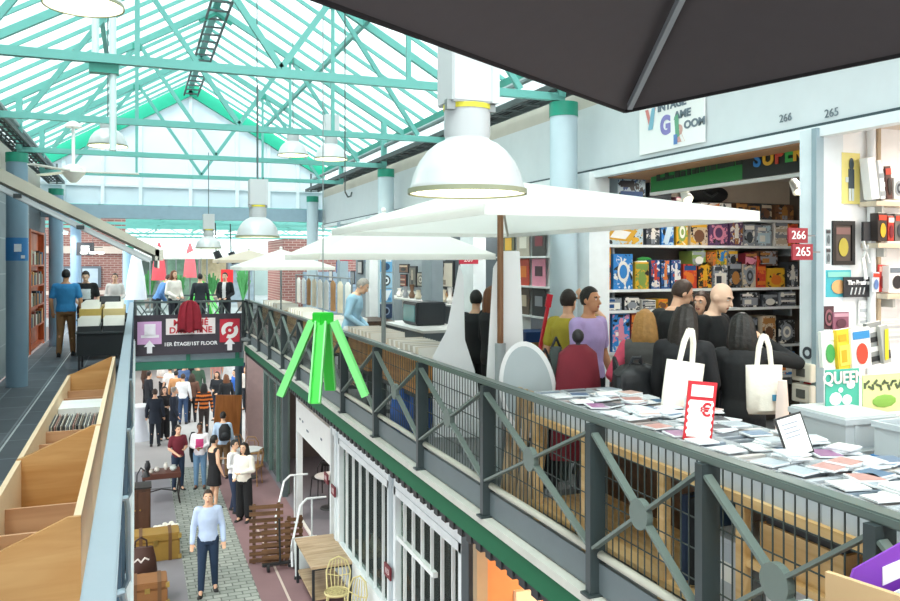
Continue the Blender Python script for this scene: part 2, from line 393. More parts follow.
def at_feet(px, py, z=0.0):
    d = FOC*(EYE-z)/(py-262); X, Y = at_d(px, d); return (X, Y, z)
def at_dep(px, d, z=G): X, Y = at_d(px, d); return (X, Y, z)
def tote(label, p, parent_info, side, mat='#efe9dd', w=.36, h=.40, turnz=0, drop=.30, mark=None):
    """canvas bag hung from a shoulder: bag and strap of the bag"""
    t = thing('tote_bag', label, 'bag', p, turnz)
    mb = MB(M(mat, .9, noise=.08, scale=14, bump=.4)); rs = []
    for z, a, b in ((0,.42,.02),(.03,.47,.055),(.18,.49,.06),(.32,.5,.045),(h,.5,.015)):
        rs.append([Vector((w*a*math.cos(q)*(1 if abs(math.cos(q)) > .3 else .95), b*math.sin(q), z)) for q in [2*math.pi*i/20 for i in range(20)]])
    mb.loft(rs).build('bag_body', t, smooth=True)
    for s in (-1, 1):
        mb = MB(M(mat, .9, noise=.08, scale=14)); pts = [(-.05, s*.015, h-.02), (-.035, s*.02, h+drop*.6), (-.01, s*.02, h+drop), (.01, s*.02, h+drop), (.035, s*.02, h+drop*.6), (.05, s*.015, h-.02)]
        for a, b in zip(pts, pts[1:]): mb.bar(a, b, .02, .004, up=(0,1,0))
        mb.build('strap', t)
    if mark:
        mb = MB(M(mark[0])); mb.box(mark[1], mark[2], -.072, -.06, mark[3], mark[4]); mb.build('print', t)
    return t
# ---------------------------------------------------------------- setting
TEAL, TEALD, GREEN = '#66aaa2', '#33907f', '#005c3a'
STEEL, STEELL, STEELD = '#5c6a70', '#b7c6cd', '#3b4a52'
YB = [1.0, 4.3, 7.6, 10.9, 14.2, 17.5, 20.8]      # truss bays
CX, XL, XR = 1.27, -2.15, 4.69                    # ridge line and eaves
RIDGE, EAVE = 10.04, 8.055
def roof_z(x): return RIDGE-(RIDGE-EAVE)/(XR-CX)*abs(x-CX)
# ground
struct(MB(M('#8d8b90', .75, noise=.18, scale=1.2)).box(-7, .81, -4, 23, -.1, 0).build('floor'))
struct(MB(M_brick('#a5aaa2', '#8d948c', '#646a64', .24, .14, .012)).box(.81, 1.93, -4, 23, -.1, 0).build('floor_cobbles'))
struct(MB(M('#85686a', .75, noise=.15, scale=2)).box(1.93, 3.3, -4, 23, -.1, 0).build('floor_side'))
struct(MB(M('#c9b9ae', .7)).box(2.35, 2.39, -4, 21, -.04, .004).build('trim_1'))
struct(MB(M('#bcb9b8', .6, noise=.15, scale=.8)).box(-9, 12, 23, 52, -.1, 0).build('floor_hall'))  # paler than the aisle floor, skylight brightness put into the colour
struct(MB(M('#5b5c60', .7)).box(-.1, .81, 21.0, 21.12, -.04, .004).build('trim_2'))
struct(MB(M('#77737a', .7, noise=.1)).box(3.3, 9, -4, 23, -.1, 0).build('floor_shops'))
# left gallery
slate = M_brick('#626870', '#545b63', '#7d848a', .9, .45, .012, rot=(0, 0, R(90)))
struct(MB(slate).box(-2.05, -.06, 1.2, 30, G-.16, G).build('floor_left'))
struct(MB(M('#e4eaec', .4)).box(-.06, -.015, 1.2, 21.2, G-.42, G+.02).build('trim_3'))
struct(MB(M('#a9a9a9', .7)).box(-2.05, -.1, 1.2, 30, G-.4, G-.17).build('ceiling_left'))
struct(MB(M('#dedfe0', .6)).box(-.05, -.03, 3, 22, G+.045, G+.06).build('trim_4'))
struct(MB(M('#c7cdd0', .6)).box(-1.32, -1.30, 3, 20, G, G+.002).build('trim_5'))
# near landing
struct(MB(slate).box(-2.05, 8, -3, 1.2, G-.2, G).build('floor_near'))
# right gallery
struct(MB(M('#8b8f92', .7)).box(2.66, 8.2, 1.2, 21.2, G-.1, G).build('floor_right'))
mb = MB(M('#c4c4bc', .6)).box(2.58, 2.74, 1.2, 21.2, G-.16, G-.1); struct(mb.build('trim_6'))
struct(MB(M(GREEN, .75, noise=.03)).box(2.60, 2.72, 1.2, 21.2, G-.34, G-.17).build('trim_7'))
mb = MB(M('#26282a', .6))
for i in range(100): mb.box(2.615, 2.67, 1.2+i*.2, 1.3+i*.2, G-.42, G-.35)
mb.box(2.63, 2.70, 1.2, 21.2, G-.40, G-.34); struct(mb.build('trim_8'))
struct(MB(M('#8f9494', .7)).box(2.68, 3.4, 1.2, 21.2, G-.36, G-.16).build('ceiling_right'))
# roof
ceil = bpy.data.objects.new('ceiling', None); C.objects.link(ceil); struct(ceil)
gl = M_glass('#f6fdfd', .86)
for a, b in zip([-2.3]+YB[:-1], YB):
    for sx in (XL, XR):
        z = roof_z(sx)
        MB(gl).add([(CX, a, RIDGE+.06), (CX, b, RIDGE+.06), (sx, b, z+.06), (sx, a, z+.06), (CX, a, RIDGE+.07), (CX, b, RIDGE+.07), (sx, b, z+.07), (sx, a, z+.07)],
                   [(0,1,2,3),(7,6,5,4),(0,4,5,1),(1,5,6,2),(2,6,7,3),(3,7,4,0)]).build('glass_pane', ceil)
tealm = M(TEAL, .45, noise=.06)
k = -2.0
while k < 20.8:
    for sx in (XL, XR): MB(tealm).bar((CX, k, RIDGE), (sx, k, roof_z(sx)), .03, .055).build('glazing_bar', ceil)
    k += .66
MB(tealm).bar((CX, -2.3, RIDGE-.05), (CX, 20.9, RIDGE-.05), .12, .14).build('ridge_beam', ceil)
rb = MB(M('#4f5a5a', .6))
for i in range(46): rb.bar((CX-.16, -1.8+i*.5, RIDGE-.30), (CX+.16, -1.8+i*.5, RIDGE-.30), .03, .03)
for s in (-.16, .16): rb.bar((CX+s, -2.0, RIDGE-.30), (CX+s, 20.9, RIDGE-.30), .035, .04)
rb.build('ridge_ladder', ceil)
for fx in (.5,):
    for sx in (XL, XR):
        x = CX+(sx-CX)*fx; MB(tealm).bar((x, -2.3, roof_z(x)-.1), (x, 20.9, roof_z(x)-.1), .06, .08).build('purlin', ceil)
for sx in (XL, XR): MB(M(TEALD, .45)).bar((sx, -2.3, EAVE-.04), (sx, 20.9, EAVE-.04), .12, .12).build('eave_beam', ceil)
# upper walls
conc = M('#c9c4b8', .8, noise=.1, scale=3)
struct(MB(conc).box(XR-.08, XR+.1, -2.3, 21, 7.29, 7.62).build('wall_right'))
struct(MB(M_glass('#eef6f6', .7)).box(XR+.04, XR+.06, -2.3, 21, 7.62, EAVE).build('window_1'))
fasc = M('#d6dcde', .5, noise=.05)
struct(MB(fasc).box(4.60, 4.72, 1.0, 21, 6.56, 7.29).build('wall_fascia'))
struct(MB(M('#e7edee', .4)).box(4.56, 4.66, 1.0, 21, 6.50, 6.575).build('trim_9'))
struct(MB(M('#37474d', .5)).box(4.585, 4.60, 1.0, 21, 6.575, 6.60).build('trim_10'))
struct(MB(conc).box(XL-.1, XL+.06, -2.3, 21, 7.1, 7.62).build('wall_left_upper'))
struct(MB(M_glass('#eef6f6', .7)).box(XL-.03, XL-.01, -2.3, 21, 7.62, EAVE).build('window_2'))
struct(MB(M_brick('#8f999c', '#848e92', '#a4adaf', .6, .2, .012, rot=(R(90), 0, R(90)))).box(-2.3, -2.08, 1.0, 18.8, G, 7.1).build('wall_left'))
struct(MB(M('#4c565c', .7)).box(-2.3, -2.08, 18.8, 22, 6.3, 7.1).build('wall_left_header'))
struct(MB(M('#55606a', .7)).box(-2.3, -2.08, 21.7, 22.2, G, 6.3).build('wall_left_end'))
# trusses
def truss(y, lab):
    t = thing('roof_truss', lab, 'roof truss', (CX, y, 7.37), 0, None)
    m = M(TEAL, .45, noise=.06); xl, xr = -1.74-CX, 4.29-CX
    MB(m).bar((xl, 0, 0), (xr, 0, 0), .07, .08).build('tie_beam', t)
    for s, x in ((-1, XL-CX), (1, XR-CX)):
        MB(m).bar((0, 0, RIDGE-7.37-.12), (x, 0, EAVE-7.37-.10), .07, .10).build('rafter', t)
        MB(m).bar((0, 0, .05), (s*1.22, 0, roof_z(CX+s*1.22)-7.37-.14), .05, .06).build('diagonal', t)
        MB(m).bar((s*1.3, 0, roof_z(CX+s*1.3)-7.37-.14), (s*2.5, 0, .05), .05, .06).build('diagonal', t)
        MB(m).bar((s*1.26, 0, 0), (s*1.26, 0, roof_z(CX+s*1.26)-7.37-.14), .045, .045).build('hanger', t)
        MB(M(TEALD, .45)).cbox((s*1.26, 0, roof_z(CX+s*1.26)-7.37-.16), (.13, .09, .10)).build('gusset', t)
        MB(m).bar((s*2.98, 0, 0), (s*2.98, 0, EAVE-7.37+.12), .09, .09).build('end_post', t)
    MB(M(TEALD, .45)).prism([(-.3,-.32),(0,-.12),(.3,-.32),(.25,-.38),(0,-.24),(-.25,-.38)], .06, (0, .03, RIDGE-7.37)).build('gusset', t)
ORD = ['first', 'second', 'third', 'fourth', 'fifth', 'sixth', 'seventh', 'eighth', 'ninth', 'tenth', 'eleventh', 'twelfth', 'thirteenth', 'fourteenth', 'fifteenth', 'sixteenth', 'seventeenth', 'eighteenth', 'nineteenth', 'twentieth']
for i, y in enumerate(YB[2:6]):
    truss(y, ['nearest teal steel roof truss whose tie beam spans the whole nave', 'second teal roof truss carrying the white ceiling fan', 'third teal roof truss from the camera under the glass roof', 'farthest teal roof truss just before the white gable wall'][i])
# cable trays under the eaves
for sx, lab in ((XL+.42, 'dark cable tray running under the left eave'), (XR-.42, 'dark cable tray running under the right eave')):
    t = thing('cable_tray', lab, 'cable tray', (sx, 1.0, 7.46))
    a = MB(M('#4a5252', .6))
    for x in (-.16, .16): a.bar((x, 0, 0), (x, 19.8, 0), .03, .07)
    for j in range(50): a.bar((-.16, .2+j*.4, -.02), (.16, .2+j*.4, -.02), .03, .02)
    a.build('ladder_rack', t)
    a = MB(M('#20282a', .6))
    for x in (-.1, -.03, .05, .1): a.tube((x, 0, .02), (x, 19.8, .02), .018, n=6)
    a.build('cables', t)
    a = MB(M('#8fa0a0', .5)).tube((.0, 0, .28), (.0, 19.8, .28), .04, n=8); a.build('conduit', t)
    for j in range(7): MB(M('#5b6666', .6)).bar((0, .1+j*3.3, -.03), (0, .1+j*3.3, .45), .04, .04).build('hanger', t)
# columns
def column(x, y, z0, z1, r, lab, hexc='#b9cbd3', base=True):
    t = thing('column', lab, 'column', (x, y, z0)); h = z1-z0
    MB(M(hexc, .4, noise=.04)).lathe([(r, 0), (r, h-.15)], n=28).build('shaft', t, smooth=True)
    MB(M('#1f8f76', .4)).lathe([(r*1.05, h-.15), (r*1.05, h)], n=28).build('capital', t, smooth=True)
column(4.29, 7.6, G, 7.31, .148, 'pale blue round column beside the game shop under the right eave')
column(4.29, 14.2, G, 7.31, .148, 'pale blue round column carrying blue posters behind the record tables')
column(4.29, 20.8, G, 7.31, .148, 'pale blue round column at the right end of the footbridge')
column(-1.74, 14.2, G, 7.31, .155, 'blue-grey round column at left edge with a blue sticker on it', '#7d99ab')
column(-1.74, 20.8, G, 7.31, .155, 'blue round column behind the man in blue T-shirt', '#86a5bb')
column(-1.74, 27.4, G, 7.31, .155, 'thin distant blue column before the brick wall at left', '#7793ab')
column(-.22, 26.4, G, 6.1, .16, 'light blue column beyond the record tables at left', '#8fb2cb')
st = thing('sticker', 'blue printed sticker wrapped on the blue-grey column at left edge', 'sticker', (-1.74, 14.2, 5.62))
a = MB(M('#2f79b5', .5)); a.lathe([(.158, 0), (.158, .36)], n=28, close=False); a.build('sheet', st, smooth=True)
a = MB(M('#e6eef4', .5)); a.cbox((.03, -.16, .2), (.1, .012, .12)); a.cbox((.09, -.13, .06), (.07, .02, .05)); a.build('print', st)
# gable wall at the far end of the nave
gy = 21.1; gw = struct(MB(M_glass('#e8f0f6', .35, .6)).prism([(XL-CX, EAVE-7.0), (0, RIDGE-7.0), (XR-CX, EAVE-7.0), (XR-CX, 0), (XL-CX, 0)], .02, (CX, gy, 7.0)).build('window_3'))
mull = M('#e3edf2', .5)
for x in (-1.6, -.75, .1, 1.27, 2.4, 3.2, 3.95): MB(mull).box(x-.04, x+.04, gy-.08, gy-.02, 7.0, roof_z(x)-.08).build('mullion', None) if False else struct(MB(mull).box(x-.04, x+.04, gy-.08, gy-.02, 7.0, roof_z(x)-.08).build('window_mullion'))
struct(MB(mull).box(XL, XR, gy-.07, gy-.02, 7.43, 7.49).build('window_transom'))
for sx in (XL, XR): struct(MB(M('#1fae8c', .45)).bar((CX, gy-.08, RIDGE-.12), (sx, gy-.08, EAVE-.12), .12, .30).build('trim_gable'))
struct(MB(M('#8ba3b1', .5)).box(XL-.2, XR+.2, gy-.12, gy+.12, 6.66, 6.98).build('beam_gable'))
# ground floor shop fronts, right
def post(x, y, w, z0, z1, hexc, nm='trim_post'): return struct(MB(M(hexc, .5)).box(x-.05, x+.07, y-w/2, y+w/2, z0, z1).build(nm))
white, fr = '#e6eaea', M('#dfe6e8', .5)
struct(MB(fr).box(3.26, 3.42, 7.9, 14.1, 2.52, 2.72).build('trim_11'))
struct(MB(M('#dfe6e8', .5, noise=.06)).box(3.26, 3.42, 7.9, 13.9, 0, .70).build('wall_right_base'))
for n_, (ya, yb) in enumerate(((10.62, 13.6), (7.98, 10.4))):
    w = bpy.data.objects.new('window_%d' % (4+n_), None); C.objects.link(w); struct(w)
    for y in (ya, yb): MB(M('#e1e8ea', .5)).box(3.25, 3.38, y-.08, y+.08, .66, 2.56).build('window_frame', w)
    MB(M('#e1e8ea', .5)).box(3.25, 3.38, ya, yb, 2.46, 2.56).build('window_frame', w)
    MB(M('#e1e8ea', .5)).box(3.25, 3.38, ya, yb, .66, .78).build('window_sill', w)
    nb = 7
    for j in range(1, nb): MB(M('#e9eeee', .5)).box(3.28, 3.32, ya+(yb-ya)*j/nb-.012, ya+(yb-ya)*j/nb+.012, .75, 2.5).build('glazing_bar', w)
    if n_: MB(M('#e9eeee', .5)).box(3.27, 3.33, 8.9, yb, 1.86, 1.92).build('glazing_bar', w)
    MB(M_glass('#aab8b6', .93)).box(3.33, 3.34, ya, yb, .75, 2.5).build('glass_pane', w)
for y, w, h in ((13.75, .16, '#d3dde0'), (10.5, .14, '#aebac0'), (7.82, .2, '#404b50'), (7.55, .1, '#a99474')): post(3.28, y, w, 0, 2.9, h)
struct(MB(M('#5a4a3e', .8, noise=.4, scale=2)).box(4.5, 4.6, 7.9, 13.9, 0, 3.3).build('wall_shop_back'))
struct(MB(M('#d9935a', .6, noise=.1)).box(5.2, 5.3, 3, 7.5, 0, 3.3).build('wall_lit_shop'))  # orange base colour carries the warm lamplight
struct(MB(M('#efd9b8', .6)).box(3.75, 4.05, 7.66, 7.72, 0, 2.1).build('door_1'))
struct(MB(M('#d5d2cd', .7)).box(3.4, 8, 3, 23, 3.2, 3.28).build('ceiling_shops'))
post(3.3, 17.45, .14, 0, 2.75, '#dfe5e6'); post(3.3, 19.3, .16, 0, 3.2, '#566468'); post(3.3, 14.2, .1, 0, 2.75, '#dfe5e6')
struct(MB(M('#3e3a38', .8)).box(5.4, 5.5, 13.9, 23, 0, 3.3).build('wall_open_shop'))
struct(MB(M('#46484a', .8)).box(3.4, 5.4, 14.05, 14.15, 0, 3.3).build('wall_partition'))
struct(MB(M('#d8d3cc', .7)).box(3.3, 3.36, 14.2, 17.5, 0, .04).build('trim_sill'))
# right gallery shops
back = M('#e2e3e1', .7); 
struct(MB(M('#d9e2e5', .5)).box(4.55, 4.80, 4.40, 4.56, G, 6.56).build('trim_12'))
struct(MB(M('#8fa2aa', .5)).box(4.53, 4.60, 4.385, 4.43, G, 6.56).build('trim_13'))
struct(MB(M('#5f5b56', .7)).box(4.62, 7.6, 7.80, 7.9, G, 6.32).build('wall_game_side'))
struct(MB(M('#e6ebec', .5)).box(4.50, 4.75, 7.42, 7.80, G, 6.56).build('trim_14'))
struct(MB(M('#6b5f55', .8)).box(7.6, 7.7, 1, 8, G, 6.7).build('wall_game_back'))
struct(MB(M('#d8cdbf', .7)).box(4.72, 7.7, 1.0, 8, 6.6, 6.7).build('ceiling_game'))
struct(MB(M('#f3f3f1', .6)).box(4.80, 7.6, 4.42, 4.52, G, 6.6).build('wall_poster_side'))
struct(MB(M('#d9975a', .6)).box(7.4, 7.6, 1, 4.42, G, 6.6).build('wall_warm'))  # warm lamp glow put into the wall colour
struct(MB(M('#93a0a6', .6)).box(5.5, 5.6, 7.9, 21, G, 6.7).build('wall_record_back'))
struct(MB(M('#cdd4d6', .7)).box(4.72, 5.6, 7.9, 21, 6.6, 6.7).build('ceiling_record'))
for i, (y, w, h) in enumerate(((9.0, .25, '#e5eaeb'), (10.95, .5, '#dfe6e8'), (12.7, .5, '#7f8b91'), (16.4, .3, '#d6dcde'), (19.0, .3, '#9db0ba'))):
    struct(MB(M(h, .5)).box(4.55, 4.75, y-w/2, y+w/2, G, 6.56).build('trim_pilaster'))
struct(MB(M('#4e5960', .6)).box(5.35, 5.5, 11.2, 13.9, G, 6.3).build('wall_dark_panel'))
# far hall: brick blocks, upper terrace, glazed roof
brick = M_brick('#8f5b55', '#80504b', '#a58f88', .24, .08, .012, rot=(R(90), 0, 0))
struct(MB(brick).box(-6, -.35, 31, 31.3, G, 8).build('wall_brick_left'))
struct(MB(M('#c9b8ae', .7)).box(-6, -.35, 30.93, 31, 5.9, 6.15).build('trim_15'))
struct(MB(M('#c9b8ae', .7)).box(-6, -.35, 30.93, 31, 4.45, 4.6).build('trim_16'))
w = bpy.data.objects.new('window_6', None); C.objects.link(w); struct(w)
MB(M('#5d6670', .5)).box(-2.4, -1.15, 30.90, 30.99, 4.7, 5.45).build('window_frame', w)
MB(M('#aebccb', .2)).box(-2.3, -1.85, 30.88, 30.90, 4.78, 5.37).build('window_pane', w); MB(M('#aebccb', .2)).box(-1.75, -1.25, 30.88, 30.90, 4.78, 5.37).build('window_pane', w)
struct(MB(brick).box(4.15, 7.5, 24.5, 27.5, G, 6.3).build('wall_brick_right'))
w = bpy.data.objects.new('window_7', None); C.objects.link(w); struct(w)
MB(M('#8398a8', .5)).box(4.75, 6.4, 24.4, 24.5, G+.3, 5.3).build('shutter', w)
for j in range(8): MB(M('#6f8494', .5)).box(4.75, 6.4, 24.37, 24.41, G+.35+j*.16, G+.37+j*.16).build('shutter_slat', w)
struct(MB(M('#9aa0a2', .7)).box(-6, 7.5, 31, 48, G-.3, G).build('floor_terrace'))
struct(MB(M('#b9b4ae', .8, noise=.1)).box(-9, 12, 46, 46.3, 0, G).build('wall_far'))
struct(MB(M('#93a5a3', .7, noise=.3, scale=.7)).box(-9, 12, 47.8, 48, G, 5.6).build('wall_terrace'))
hall = bpy.data.objects.new('ceiling_hall', None); C.objects.link(hall); struct(hall)
for j in range(6):
    y = 22+j*4.3; MB(gl).box(-6.5, 9, y, y+4.3, 7.6, 7.62).build('glass_pane', hall)
for j in range(12): MB(M(TEAL, .5)).box(-6.5, 9, 22.6+j*2.1, 22.7+j*2.1, 7.42, 7.56).build('purlin', hall)
for x in (-5, -3, -1, 1, 3, 5, 7): MB(M(TEALD, .5)).box(x-.04, x+.04, 22, 48, 7.3, 7.42).build('purlin', hall)
for y in (26, 29, 35, 40):
    t = thing('lattice_girder', 'pale teal lattice girder spanning the far hall, %s beyond the gable' % ORD[(26, 29, 35, 40).index(y)], 'girder', (1.3, y, 6.76))
    for z in (0, .5): MB(M(TEAL, .5)).bar((-7, 0, z), (7, 0, z), .08, .08).build('chord', t)
    for j in range(14): MB(M(TEAL, .5)).bar((-7+j, 0, .5*(j % 2)), (-6+j, 0, .5*(1-j % 2)), .04, .04).build('web_bar', t)
struct(MB(M_glass('#f4fafa', .8)).box(-9, 12, 48, 48.02, 5.6, 7.6).build('window_8'))
for j in range(16): struct(MB(M('#cfe3df', .5)).box(-8+j*1.25-.03, -8+j*1.25+.03, 47.92, 48, 5.6, 7.6).build('window_mullion'))

w = bpy.data.objects.new('window_9', None); C.objects.link(w); struct(w)
for y in (19.5, 20.7, 21.9, 22.9): MB(M('#6f8780', .5)).box(3.34, 3.46, y-.06, y+.06, 0, 3.2).build('window_frame', w)
MB(M('#6f8780', .5)).box(3.34, 3.46, 19.5, 22.9, 2.5, 2.62).build('window_frame', w)
MB(M('#4d5f5a', .2, noise=.3, scale=1)).box(3.40, 3.42, 19.5, 22.9, 0, 3.2).build('window_pane', w)
struct(MB(M('#6b6260', .8, noise=.3, scale=1)).box(3.45, 8, 22.95, 23.1, 0, 3.4).build('wall_shops_end'))
struct(MB(M('#7b6f6d', .8, noise=.2, scale=1)).box(-9, -.4, 30.9, 31.1, 0, G-.3).build('wall_hall_left'))
struct(MB(M('#d6c6b2', .7)).box(4.62, 7.6, 7.78, 7.9, 6.32, 6.7).build('wall_game_upper'))  # paler cream strip, colour stands in for light on the upper wall
struct(MB(M('#d9935a', .6, noise=.1)).box(3.42, 5.2, 7.72, 7.82, 0, 3.2).build('wall_lit_side'))  # warm light painted in as an orange wall colour
# ---------------------------------------------------------------- railings
def railing_right():
    t = thing('railing', 'long dark green-grey metal railing with crossed braces and wire mesh along the right gallery', 'railing', (2.66, 0, G))
    gl_ = M('#66736e', .4, noise=.08)
    ys = [1.3, 2.25, 3.24, 4.28, 5.91, 7.5, 9.08, 10.7, 12.3, 13.9, 15.5, 17.1, 18.7, 20.3, 21.2]
    MB(M('#5b6864', .35, noise=.06)).box(-.045, .045, 1.2, 21.2, .955, 1.0).build('top_rail', t, bevel=.008)
    MB(M('#b9b7ab', .4)).tube((0, 1.2, .15), (0, 21.2, .15), .027, n=10).build('bottom_rail', t, smooth=True)
    MB(M('#5f6a6e', .5, noise=.08)).box(-.012, .012, 1.2, 21.2, -.085, .10).build('kick_plate', t)
    for i, y in enumerate(ys):
        a = MB(M('#353f41', .4)); a.box(-.075, .035, y-.028, y+.028, -.09, .955); a.box(-.10, .06, y-.05, y+.05, -.10, -.085)
        a.build('post', t)
    for a_, b_ in zip(ys, ys[1:]):
        if b_-a_ < .6: continue
        m_ = (a_+b_)/2
        for za, zb in ((.90, .20), (.20, .90)):
            MB(gl_).bar((-.045, a_+.03, za), (-.045, b_-.03, zb), .018, .048, up=(1,0,0)).build('brace', t)
        MB(gl_).lathe([(.085, -.02), (.085, .02)], n=24).build('disc', t).matrix_local = Matrix.Translation((-.05, m_, .55)) @ Matrix.Rotation(R(90), 4, 'Y')
        w = MB(M('#3a4442', .5)); n = max(4, int((b_-a_)/.062))
        for j in range(1, n): y = a_+(b_-a_)*j/n; w.bar((.02, y, .17), (.02, y, .95), .006, .006)
        for z in (.31, .47, .63, .79): w.bar((.026, a_, z), (.026, b_, z), .006, .006)
        w.build('wire_mesh', t)
railing_right()
def railing_left():
    t = thing('railing', 'pale blue-grey flat topped railing beside the wooden record bins on the left', 'railing', (-.10, 0, G))
    MB(M('#8794a0', .4, noise=.05)).box(-.055, .045, 1.3, 21.3, .92, .955).build('top_rail', t, bevel=.006)
    MB(M('#5d7380', .5)).box(-.03, .03, 1.3, 21.3, .86, .92).build('under_rail', t)
    y = 1.4
    while y < 21.3:
        MB(M('#3d5566', .5)).box(-.02, .045, y-.03, y+.03, -.35, .88).build('post', t); y += 1.05
    MB(M('#42596a', .5, noise=.15)).box(-.012, .0, 1.3, 21.3, -.02, .42).build('slat_panel', t)
    for y in (3.0, 4.2, 5.9, 8.4):
        MB(M('#93a8b3', .3, metal=.4)).path([(.02, y, .80), (.055, y+.02, .80), (.062, y+.1, .72), (.064, y+.3, .30), (.03, y+.34, .22)], .013).build('bent_tube', t, smooth=True)
    for y in (5.2, 9.4): MB(M('#c4d2d8', .5)).box(.02, .075, y, y+.08, -.06, .05).build('bracket', t)
railing_left()
t = thing('railing', 'grey-green flat rail crossing in front at bottom right beside the plywood bin', 'railing', (2.1, 1.75, G))
MB(M('#aab5b0', .4)).box(-.75, -.27, -.06, .05, .93, .97).build('top_rail', t, bevel=.006)
for x in (-.7, -.31): MB(M('#4a5757', .4)).box(x-.03, x+.03, -.03, .03, -.0, .93).build('post', t)
# ---------------------------------------------------------------- footbridge and its banner
by = 21.25
t = thing('footbridge', 'grey and green steel footbridge crossing the nave with railing on both sides', 'footbridge', (CX, by, G))
MB(M('#6d777c', .6)).box(-1.33, 1.33, 0, 4.2, -.14, 0).build('deck', t)
MB(M('#82919a', .5)).box(-1.31, 1.31, -.06, 0, -.52, -.14).build('side_beam', t)
MB(M('#0f6a52', .4)).box(-1.31, 1.31, -.12, .05, -.72, -.52).build('bottom_flange', t)
for x in (-.05, 1.15): MB(M('#0f6a52', .4)).box(x-.05, x+.05, -.10, -.05, -.72, -.25).build('stiffener', t)
for yy in (.03, 4.15):
    MB(M('#4a5757', .4)).box(-1.33, 1.33, yy-.03, yy+.03, .92, .97).build('top_rail', t)
    for j in range(6): MB(M('#4a5757', .4)).box(-1.3+j*.52-.025, -1.3+j*.52+.025, yy-.025, yy+.025, 0, .92).build('post', t)
    for j in range(5):
        x = -1.3+j*.52
        for za, zb in ((.1,.88), (.88,.1)): MB(M('#5f6b69', .4)).bar((x, yy, za), (x+.52, yy, zb), .02, .03).build('brace', t)
t = thing('banner', 'dark violet-grey floor banner with pink and red squares hung on the footbridge', 'banner', (CX-.02, by-.14, G-.36))
MB(M('#3d3640', .6, noise=.05)).box(-1.30, 1.27, -.01, .01, 0, 1.0).build('cloth', t)
def b_box(nm, x0, x1, z0, z1, h): return MB(M(h, .6, noise=.04)).box(x0, x1, -.018, -.008, z0, z1).build(nm, t)
b_box('pink_square', -1.22, -.66, .28, .84, '#d7a6d4'); b_box('red_square', .73, 1.22, .27, .86, '#c62a3f'); b_box('title_panel', -.56, .62, .50, .90, '#efe3e3')
a = MB(M('#f2e9f2', .6)); a.box(-1.06,-.80,-.024,-.016,.50,.78); a.box(-1.14,-.72,-.024,-.016,.44,.51); a.build('hat_icon', t)
a = MB(M('#f6eeee', .6))
for q in range(2):
    a0 = R(65+180*q); pts = [(.975+.21*math.cos(a0+R(150)*i/10), .57+.21*math.sin(a0+R(150)*i/10)) for i in range(11)]+[(.975+.11*math.cos(a0+R(150)*i/10), .57+.11*math.sin(a0+R(150)*i/10)) for i in range(10,-1,-1)]
    a.prism(pts, .008, (0, -.016, 0))
a.prism([(.04*math.cos(R(30*i)), .04*math.sin(R(30*i))) for i in range(12)], .008, (.975,-.016,.57)); a.build('disc_icon', t)
for x in (-.94, .975):
    MB(M('#f2eef2', .6)).prism([(-.13,.10),(0,.26),(.13,.10),(.06,.10),(.06,-.06),(-.06,-.06),(-.06,.10)], .008, (x, -.020, .12)).build('arrow', t)
text('lettering', 'MARCHÉ', .21, M('#c9303f'), t, (.03, -.022, .79), bold=.006); text('lettering', 'DAUPHINE', .21, M('#c9303f'), t, (.03, -.022, .60), bold=.006)
text('lettering', '1ER ÉTAGE/1ST FLOOR', .125, M('#f1eef1'), t, (.03, -.016, .26), bold=.003)
t = thing('shawl', 'dark red cloth draped over the middle of the footbridge banner', 'cloth', (CX-.02, by-.17, G+.25))
rs = []
for z, w, y in ((-.02,.27,.0),(.02,.29,-.01),(.34,.27,-.01),(.60,.22,.0),(.70,.15,.01),(.74,.05,.03)):
    rs.append([(w*math.cos(q)*(1+.08*math.sin(5*q)), y-.05*math.sin(q)*(1+.5*math.cos(9*q)), z-(.05*math.cos(4*q) if z < .1 else 0)) for q in [2*math.pi*i/28 for i in range(28)]])
MB(M('#8e1a2c', .8, noise=.3, scale=8)).loft(rs).build('cloth', t, smooth=True)
